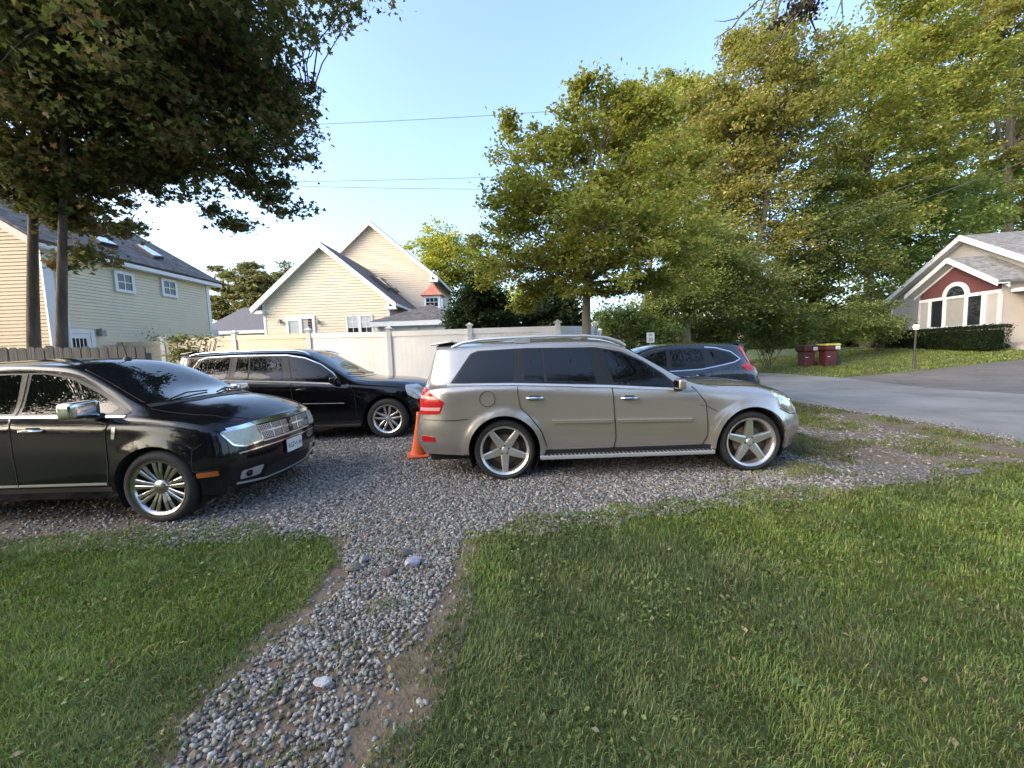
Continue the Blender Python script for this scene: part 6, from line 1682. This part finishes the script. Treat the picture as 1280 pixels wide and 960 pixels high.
# speed limit sign
q = at(813, 422, 15.5)
sg = empty('speed_sign', (q.x, 15.5, 0), 0, 'white rectangular speed limit sign among the bushes', 'road sign')
w, h = 9.6 / FPX * 15.5, 12.4 / FPX * 15.5
mb = MB(); mb.box((-w / 2, -.02, q.z - h / 2), (w / 2, -.014, q.z + h / 2)); pl = mb.build('plate', mat('sign_white', (0.78, 0.78, 0.75), 0.4), sg)
bk = mat('sign_black', (0.02, 0.02, 0.02), 0.5)
for txt, sz, dz in (('SPEED', .070, .135), ('LIMIT', .070, .072), ('30', .20, -.085)):
    text_mesh('lettering', txt, sz * 1.3 * h / .40 * .8, Matrix.Translation((0, -.0215, q.z + dz * h / .40)) @ Matrix.Rotation(R(90), 4, 'X'), bk, pl, 0.0005, 0.9)
mb = MB(); mb.box((-.025, -.013, 0), (.025, .012, q.z + h / 2 - .03)); mb.build('post', mat('galvanised', (0.35, 0.36, 0.36), 0.45, 0.6), sg)

# lamp post, lit
q = at(1142.5, 454, 17.0); lz = float(gz(q.x, q.y)); tp = at(1142, 404, 17.0).z
lp = empty('lamp_post', (q.x, 17.0, lz), 0, 'slim black lamp post with a lit warm lantern on the lawn of the grey house', 'lamp post')
Hh = tp - lz
mb = MB(); mb.lathe([(.07, 0), (.07, .05), (.042, .10), (.042, Hh - .34), (.06, Hh - .32), (.075, Hh - .28)], 12, None, 'Z'); mb.build('post', m_black, lp)
em = bpy.data.materials.new('lamp_glow'); em.use_nodes = True
em.node_tree.nodes['Principled BSDF'].inputs['Emission Color'].default_value = (1.0, 0.50, 0.16, 1); em.node_tree.nodes['Principled BSDF'].inputs['Emission Strength'].default_value = 9
mb = MB(); mb.lathe([(.0, Hh - .28), (.06, Hh - .27), (.085, Hh - .17), (.07, Hh - .08), (.0, Hh - .06)], 12, None, 'Z'); mb.build('lantern_glass', em, lp)
mb = MB(); mb.lathe([(.11, Hh - .075), (.08, Hh - .03), (.02, Hh), (.0, Hh + .03)], 12, None, 'Z')
for k in range(4):
    a = k * math.pi / 2 + .4; mb.tube([(.075 * math.cos(a), .075 * math.sin(a), Hh - .28), (.10 * math.cos(a), .10 * math.sin(a), Hh - .075)], .006, 4)
mb.build('lantern_cap', m_black, lp)
pl_ = bpy.data.lights.new('lantern_light', 'POINT'); pl_.energy = 14; pl_.color = (1.0, 0.55, 0.22); pl_.shadow_soft_size = 0.12
plo = bpy.data.objects.new('lantern_light', pl_); COL.objects.link(plo); plo.parent = lp; plo.location = (0, -.22, Hh - .17)

# overhead wires
m_wire = mat('wire', (0.05, 0.055, 0.06), 0.6)
def wire(a, b, sag, label, r=0.012):
    a = Vector(a); b = Vector(b); mb = MB(); pts = []
    for i in range(33):
        t = i / 32; p = a.lerp(b, t); p.z -= sag * 4 * t * (1 - t); pts.append(p)
    mb.tube(pts, r, 5); tag(mb.build('power_line', m_wire), label, 'power line', 'overhead power lines')
wire(at(250, 160, 24), at(900, 122, 24), 0.25, 'highest of the overhead wires crossing the sky left of the round-crowned tree')
wire(at(250, 228, 24), at(760, 216, 24), 0.12, 'upper strand of the close pair of wires crossing the sky')
wire(at(250, 228.5, 24), at(760, 236, 24), 0.15, 'lower strand of the close pair of wires crossing the sky')
wire(at(800, 352, 24), at(1420, 148, 12), 0.5, 'wire climbing to the right in front of the grove', 0.010)
wire(at(840, 330, 24.6), at(1420, 110, 13), 0.5, 'upper faint wire climbing to the right in front of the grove', 0.010)

# tree at the photographer's back whose bough hangs into the top of the view
oc = [(0.050, 0.052, 0.030), (0.075, 0.060, 0.036), (0.085, 0.045, 0.026), (0.06, 0.06, 0.05)]
ob = empty('overhanging_tree', (6.2, -1.2, 0), 0, 'thin bare twigs and dark leaves of a bough hanging in above the grove', 'tree')
org = Vector((6.2, -1.2, 0))
mb = MB(); mb.tube([(0, 0, 0), (.05, .1, 1.5), (-.05, .2, 3.2), (.0, .3, 5.2), (0, .2, 7.5)], [.30, .24, .20, .15, .08], 12); mb.build('trunk', m_bark, ob)
mb = MB()
Yb = 5.0
def O(px, py, dy=0.0): return at(px, py, Yb + dy) - org
main = [(0, .3, 5.0), O(1130, -200, -2.5), O(1060, -90, -1.0), O(1020, -30, 0)]
mb.tube(main, [.10, .075, .05, .03], 8)
for seq in ([(1050, -70), (1010, 0), (985, 35), (960, 80), (948, 95)], [(1020, -30), (960, -10), (935, 12), (925, 22), (905, 27), (893, 26)], [(960, -10), (948, 18), (940, 33)], [(930, 15), (915, 35), (893, 49)],
            [(1015, -20), (1012, 20), (1004, 45), (985, 70)], [(1012, 20), (1020, 40), (1030, 52)], [(1060, -60), (1052, 0), (1043, 23)], [(1052, 0), (1054, 28)], [(1000, 10), (978, 40), (960, 62), (930, 90)], [(980, -20), (970, 20), (962, 45)]):
    pts = [O(x, y, 0.15 * math.sin(x)) for x, y in seq]
    mb.tube(pts, list(np.linspace(.012, .003, len(pts))), 5)
mb.build('bough', m_bark, ob)
bl = [(O(x, y, dy), r / FPX * Yb, r / FPX * Yb, r / FPX * Yb * .7) for x, y, r, dy in ((1010, 4, 22, 0), (985, 10, 16, .1), (1030, 2, 14, 0), (968, 28, 10, 0), (1028, 30, 6, 0), (925, 5, 10, 0), (975, 36, 8, .1), (1010, -30, 30, -.3), (1050, -60, 40, -.6))]
P, _ = blob_points(bl, 1500, .06, 14, .4)
leaves('foliage', P, .055 * rng.uniform(.6, 1.3, len(P)), palette(len(P), oc, (3, 3, 2, 2), P, .3, 3), ob, DIAMOND, 0.0, m_leafd)
bl = [(Vector((x, y, z)), r, r, r * .8) for x, y, z, r in ((0, 0, 8.4, 2.6), (-2.6, -.4, 8.6, 2.0), (2, -1, 7.8, 2.0), (-4.2, -.6, 9.2, 1.6), (1.2, .3, 7.2, 1.4), (-1.0, -1, 10.2, 2.2))]
P, _ = blob_points(bl, 16000, .25, 22, .6)
leaves('crown', P, .12 * rng.uniform(.6, 1.3, len(P)), palette(len(P), deep, (2, 4, 3, 1), P, 1, 3), ob, DIAMOND, 0.5)

tree('shade_tree', (-16.5, -3.5, 0), (-16.3, -3.2, 9), 0.3, [(Vector((x, y, z)), r, r, r * .8) for x, y, z, r in ((-15, -1.5, 6, 2.8), (-18, -3, 7.5, 3.2), (-14, -4.5, 8.5, 2.8), (-20, -4, 9, 3.0), (-16, -6, 6, 2.8), (-13, -2.5, 4.5, 2.2), (-20, -1, 5, 2.6), (-17, -.5, 9.5, 2.6), (-12, -5.5, 6, 2.4))], 60000, .15, deep, (2, 4, 3, 1), 'broad tree at the photographer\'s back, mirrored in the black cars', 'tree', None, .28, 22)

# ------------------------------------------------------------------ grass
m_grass = leaf_mat('grass_blade', 0.25, 0.6)
def blades(name, pts, H, W, label, tint=None, lean=1.15):
    n = len(pts)
    a = rng.uniform(0, 2 * np.pi, n)
    pa = fnoise(pts[:, 0], pts[:, 1], 0.35, 77) * 2 * np.pi * 1.5
    a = np.where(rng.random(n) < 0.5, pa + rng.normal(0, .6, n), a)
    d = np.stack([np.cos(a), np.sin(a)], 1); s_ = np.stack([-d[:, 1], d[:, 0]], 1)
    ln = np.minimum(rng.uniform(0.15, 1.0, n) * lean, 1.1)
    h = H * rng.uniform(0.55, 1.25, n); w = W * rng.uniform(0.7, 1.3, n)
    z = gz(pts[:, 0], pts[:, 1]) + 0.004
    V = np.zeros((n, 5, 3))
    m1 = pts + d * (h * ln * 0.30)[:, None]; tip = pts + d * (h * ln * 0.95)[:, None]
    V[:, 0, :2] = pts - s_ * w[:, None] / 2; V[:, 1, :2] = pts + s_ * w[:, None] / 2
    V[:, 2, :2] = m1 - s_ * w[:, None] * .42; V[:, 3, :2] = m1 + s_ * w[:, None] * .42
    V[:, 4, :2] = tip
    V[:, 0, 2] = V[:, 1, 2] = z - 0.004
    V[:, 2, 2] = V[:, 3, 2] = z + h * 0.58 * np.sqrt(np.maximum(0.1, 1 - (ln * .4) ** 2)); V[:, 4, 2] = z + h * np.sqrt(np.maximum(0.06, 1 - (ln * .85) ** 2))
    T = np.array([(0, 1, 3), (0, 3, 2), (2, 3, 4)])
    F = (T[None] + (np.arange(n) * 5)[:, None, None]).reshape(-1, 3)
    u = fnoise(pts[:, 0], pts[:, 1], 0.9, 41); u2 = fnoise(pts[:, 0], pts[:, 1], 0.28, 42); u3 = fnoise(pts[:, 0], pts[:, 1], 1.7, 44)
    g1 = np.array([0.112, 0.172, 0.034]); g2 = np.array([0.180, 0.240, 0.048]); g3 = np.array([0.120, 0.155, 0.058]); st_ = np.array([0.34, 0.275, 0.14])
    m_ = smooth(0.3, 0.7, 0.6 * u + 0.4 * u2)[:, None]
    c = g1 * (1 - m_) + g2 * m_
    k3 = smooth(0.48, 0.72, u3)[:, None] * 0.8
    c = c * (1 - k3) + g3 * k3
    dry = rng.random(n) < 0.05 + 0.22 * smooth(0.60, 0.82, fnoise(pts[:, 0], pts[:, 1], 0.6, 45))
    c = c * rng.uniform(0.65, 1.35, (n, 1)) * rng.uniform(.9, 1.1, (n, 3))
    c[dry] = st_ * rng.uniform(.5, 1.1, (dry.sum(), 1))
    if tint is not None: c = c * np.array(tint)
    o = np_mesh(name, V.reshape(-1, 3), F, m_grass, None, np.repeat(np.clip(c, 0.005, .8), 5, 0))
    return tag(o, label, None, None, 'stuff')
def lawn_points(poly, bands, jit=0.05, edge=0.24):
    out = []; hs = []
    for y0, y1, dens, h, w in bands:
        xs = [p[0] for p in poly]; x0 = max(min(xs), -1.45 * y1 - 1.2); x1 = min(max(xs), 1.45 * y1 + 1.6)
        n = int((x1 - x0) * (y1 - y0) * dens)
        x = rng.uniform(x0, x1, n); y = rng.uniform(y0, y1, n)
        jx = x + (fnoise(x, y, .3, 51) - .5) * edge * 2 + rng.normal(0, .04, n); jy = y + (fnoise(x, y, .3, 52) - .5) * edge * 2 + rng.normal(0, .04, n)
        k = inside(poly, jx, jy) & (np.abs(x) < 1.45 * y + 1.6)
        k &= rng.random(n) < np.clip(0.45 + 1.1 * fnoise(x, y, .22, 53), .3, 1)
        out.append(np.stack([x[k], y[k]], 1)); hs.append(np.tile([[h, w]], (k.sum(), 1)))
    return np.concatenate(out), np.concatenate(hs)
bands = [(0.8, 1.6, 11000, .042, .0040), (1.6, 2.4, 9000, .044, .0046), (2.4, 3.4, 5500, .048, .0062), (3.4, 5.2, 3000, .050, .0085)]
P, hw = lawn_points(LAWN_L, bands); blades('grass_left', P, hw[:, 0], hw[:, 1], 'mown green lawn left of the gravel path')
P, hw = lawn_points(LAWN_R, bands); blades('grass_right', P, hw[:, 0], hw[:, 1], 'mown green lawn right of the gravel path')
# sparse weeds over path, drive and worn verge
n = 60000; x = rng.uniform(-4, 7.4, n); y = rng.uniform(1.2, 9.8, n)
inlawn = inside(LAWN_L, x, y) | inside(LAWN_R, x, y)
w1_ = inside(GRAVEL_V, x, y) * smooth(2.2, 4.6, x - .2 * (y - 4)) * smooth(.42, .70, fnoise(x, y, .55, 61)) * .95 + inside(GRAVEL_V, x, y) * smooth(.66, .8, fnoise(x, y, .5, 62)) * .25
w2_ = inside(PATH, x, y) * smooth(.50, .72, fnoise(x, y, .38, 63)) * .75 * (y < 3.3) * np.where(y < 2.1, 1.0, .35)
w3_ = inside(SOIL, x, y) * smooth(.35, .62, fnoise(x, y, .3, 64)) * .8 + inside(pxpoly([(430, 655), (600, 655), (600, 690), (520, 675), (430, 690)]), x, y) * .3
k = (~inlawn) & (rng.random(n) < np.maximum(np.maximum(w1_, w2_), w3_))
P = np.stack([x[k], y[k]], 1)
blades('weeds', P, .042 * (1 + .08 * np.clip(P[:, 1] - 3, 0, 6)), .0055 * (1 + .22 * np.clip(P[:, 1] - 2, 0, 7)), 'sparse weeds and grass growing through the gravel', (1.15, .95, 1.1))
n = 190000; x = rng.uniform(1.8, 7.5, n); y = rng.uniform(4.0, 10.2, n)
k = (~inside(LAWN_R, x, y)) & ~inside(ROAD, x, y) & inside([(1.8, 3.6), (7.6, 4.6), (7.6, 10.2), (4.4, 10.2)], x, y) & (rng.random(n) < smooth(1.8, 4.4, x - .25 * (y - 4)) * smooth(.36, .62, fnoise(x, y, .55, 61)) * np.where(inside(SOIL3, x, y), .35, 1.0))
P = np.stack([x[k], y[k]], 1)
blades('verge_weeds', P, .045 * (1 + .05 * (P[:, 1] - 4)), .0085 * (1 + .12 * (P[:, 1] - 4)), 'patchy grass growing through the gravel beside the road', (1.1, .95, 1.1))
# extra tufts in the path, denser sampling
n = 9000; x = rng.uniform(-1.6, .2, n); y = rng.uniform(1.2, 2.4, n)
k = (inside(PATH, x, y) | inside(SOIL, x, y)) & (rng.random(n) < smooth(.50, .66, fnoise(x, y, .26, 66)) * .8)
P = np.stack([x[k], y[k]], 1); blades('path_tufts', P, .04, .0045, 'grass tufts growing in the worn near end of the gravel path', (1.1, 1, 1))
# lawn across the road
n = 90000; x = rng.uniform(9, 38, n); y = rng.uniform(12, 27, n)
d_ = ((x - 11.75) * 2.5 + (y - 17.4) * 1.05) / 2.71
k = (d_ > 0.05 + .25 * fnoise(x, y, .5, 71)) & (x / y < 1.42) & ~inside(DRIVE2, x + .2, y - .2) & ~inside(DRIVE2, x, y) & ~inside(ROAD, x, y)
P = np.stack([x[k], y[k]], 1); blades('far_grass', P, .075, .028, 'yellowing lawn across the road in front of the grey house', (1.15, 1.08, 1.1))

# clover and small broad leaves low in the turf, dry bits lying on it
n = 26000; x = rng.uniform(-5, 6, n); y = rng.uniform(.9, 4.2, n)
k = (inside(LAWN_L, x, y) | inside(LAWN_R, x, y)) & (np.abs(x) < 1.4 * y + .3) & (rng.random(n) < smooth(.48, .68, fnoise(x, y, .33, 81)) * .9)
P = np.stack([x[k], y[k], rng.uniform(.012, .036, k.sum())], 1)
tag(leaves('clover', P, rng.uniform(.012, .026, len(P)) * (1 + .2 * P[:, 1]), palette(len(P), [(0.10, .15, .04), (0.14, .19, .05), (0.19, .23, .08)], (1, 1, 1)), None, DIAMOND, 1.2, m_grass), 'patches of clover and small broad leaves in the lawn', None, None, 'stuff')
n = 1500; x = rng.uniform(-5, 7, n); y = rng.uniform(.9, 6.5, n)
k = (np.abs(x) < 1.4 * y + .3)
P = np.stack([x[k], y[k], rng.uniform(.012, .035, k.sum())], 1)
tag(leaves('leaf_litter', P, rng.uniform(.015, .045, len(P)), palette(len(P), [(0.22, .15, .07), (0.30, .22, .11), (0.15, .10, .055), (.36, .30, .17)], (1, 1, 1, 1)), None, DIAMOND, 1.5, m_grass), 'dry fallen leaf bits on the lawn and gravel', None, None, 'stuff')

# broad-leaved weeds in the near lawn
def weed(px, py, s_, label):
    q = ground(px, py); r = empty('weed_plant', (q.x, q.y, 0), rng.uniform(0, 6), label, 'weed', 'broad-leaved weeds in the lawn')
    for k in range(6):
        a = k * 1.05 + rng.normal(0, .2); L = s_ * rng.uniform(.7, 1.2); W = L * .22; el = rng.uniform(.4, 1.1)
        V = []; F = []
        for i in range(5):
            t = i / 4; rr = L * t * math.cos(el * (1 - .3 * t)); z = L * t * math.sin(el * (1 - .5 * t)) + .004; ww = W * math.sin(math.pi * min(.97, t * .9 + .08))
            for sgn in (-1, 0, 1): V.append((rr * math.cos(a) - sgn * ww * math.sin(a), rr * math.sin(a) + sgn * ww * math.cos(a), z + abs(sgn) * ww * .25))
        for i in range(4):
            for j in range(2): F.append((i * 3 + j, i * 3 + j + 1, i * 3 + j + 4, i * 3 + j + 3))
        me = bpy.data.meshes.new('leaf'); me.from_pydata(V, [], F); me.polygons.foreach_set('use_smooth', [True] * len(F)); link('leaf', me, mat('weed_leaf', (0.07, 0.11, 0.03), 0.5, var=0.25, vscale=20), r)
weed(990, 858, .065, 'upright broad-leaved weed in the middle of the right lawn')
weed(868, 850, .045, 'small two-leaved weed left of the upright one in the right lawn')
weed(1105, 892, .04, 'low weed in the right lawn nearest the bottom edge')

# woods around the horizon, and an unseen row added for dark window reflections, uncountable
def woods():
    P = []
    for k in range(330):
        a = rng.uniform(0, 2 * math.pi); d = rng.uniform(48, 62)
        x, y = d * math.sin(a), d * math.cos(a)
        if y > 0 and abs(a if a < math.pi else a - 2 * math.pi) < R(60) and (-52 < x < 12): d = rng.uniform(75, 90)
        x, y = d * math.sin(a), d * math.cos(a)
        h = rng.uniform(4, 7)
        if k < 26: x = rng.uniform(-14, 16); y = rng.uniform(-21, -14); h = rng.uniform(9, 15)
        n = 160
        q = rng.normal(0, 1, (n, 3)); q /= np.linalg.norm(q, axis=1)[:, None]
        w_ = 4.5 if k >= 26 else 2.4
        q *= rng.uniform(.5, 1.05, (n, 1)) * np.array([w_, w_, h / 2]); q += np.array([x, y, h / 2 + .3])
        P.append(q)
    P = np.concatenate(P)
    c = palette(len(P), deep, (2, 4, 3, 1.5), P, 6, 2)
    o = leaves('woods_and_added_row', P, 1.5 * rng.uniform(.6, 1.3, len(P)), c, None)
    tag(o, 'low dark wood closing the view at the horizon, plus an unseen tall row added for dark reflections', None, None, 'stuff')
woods()
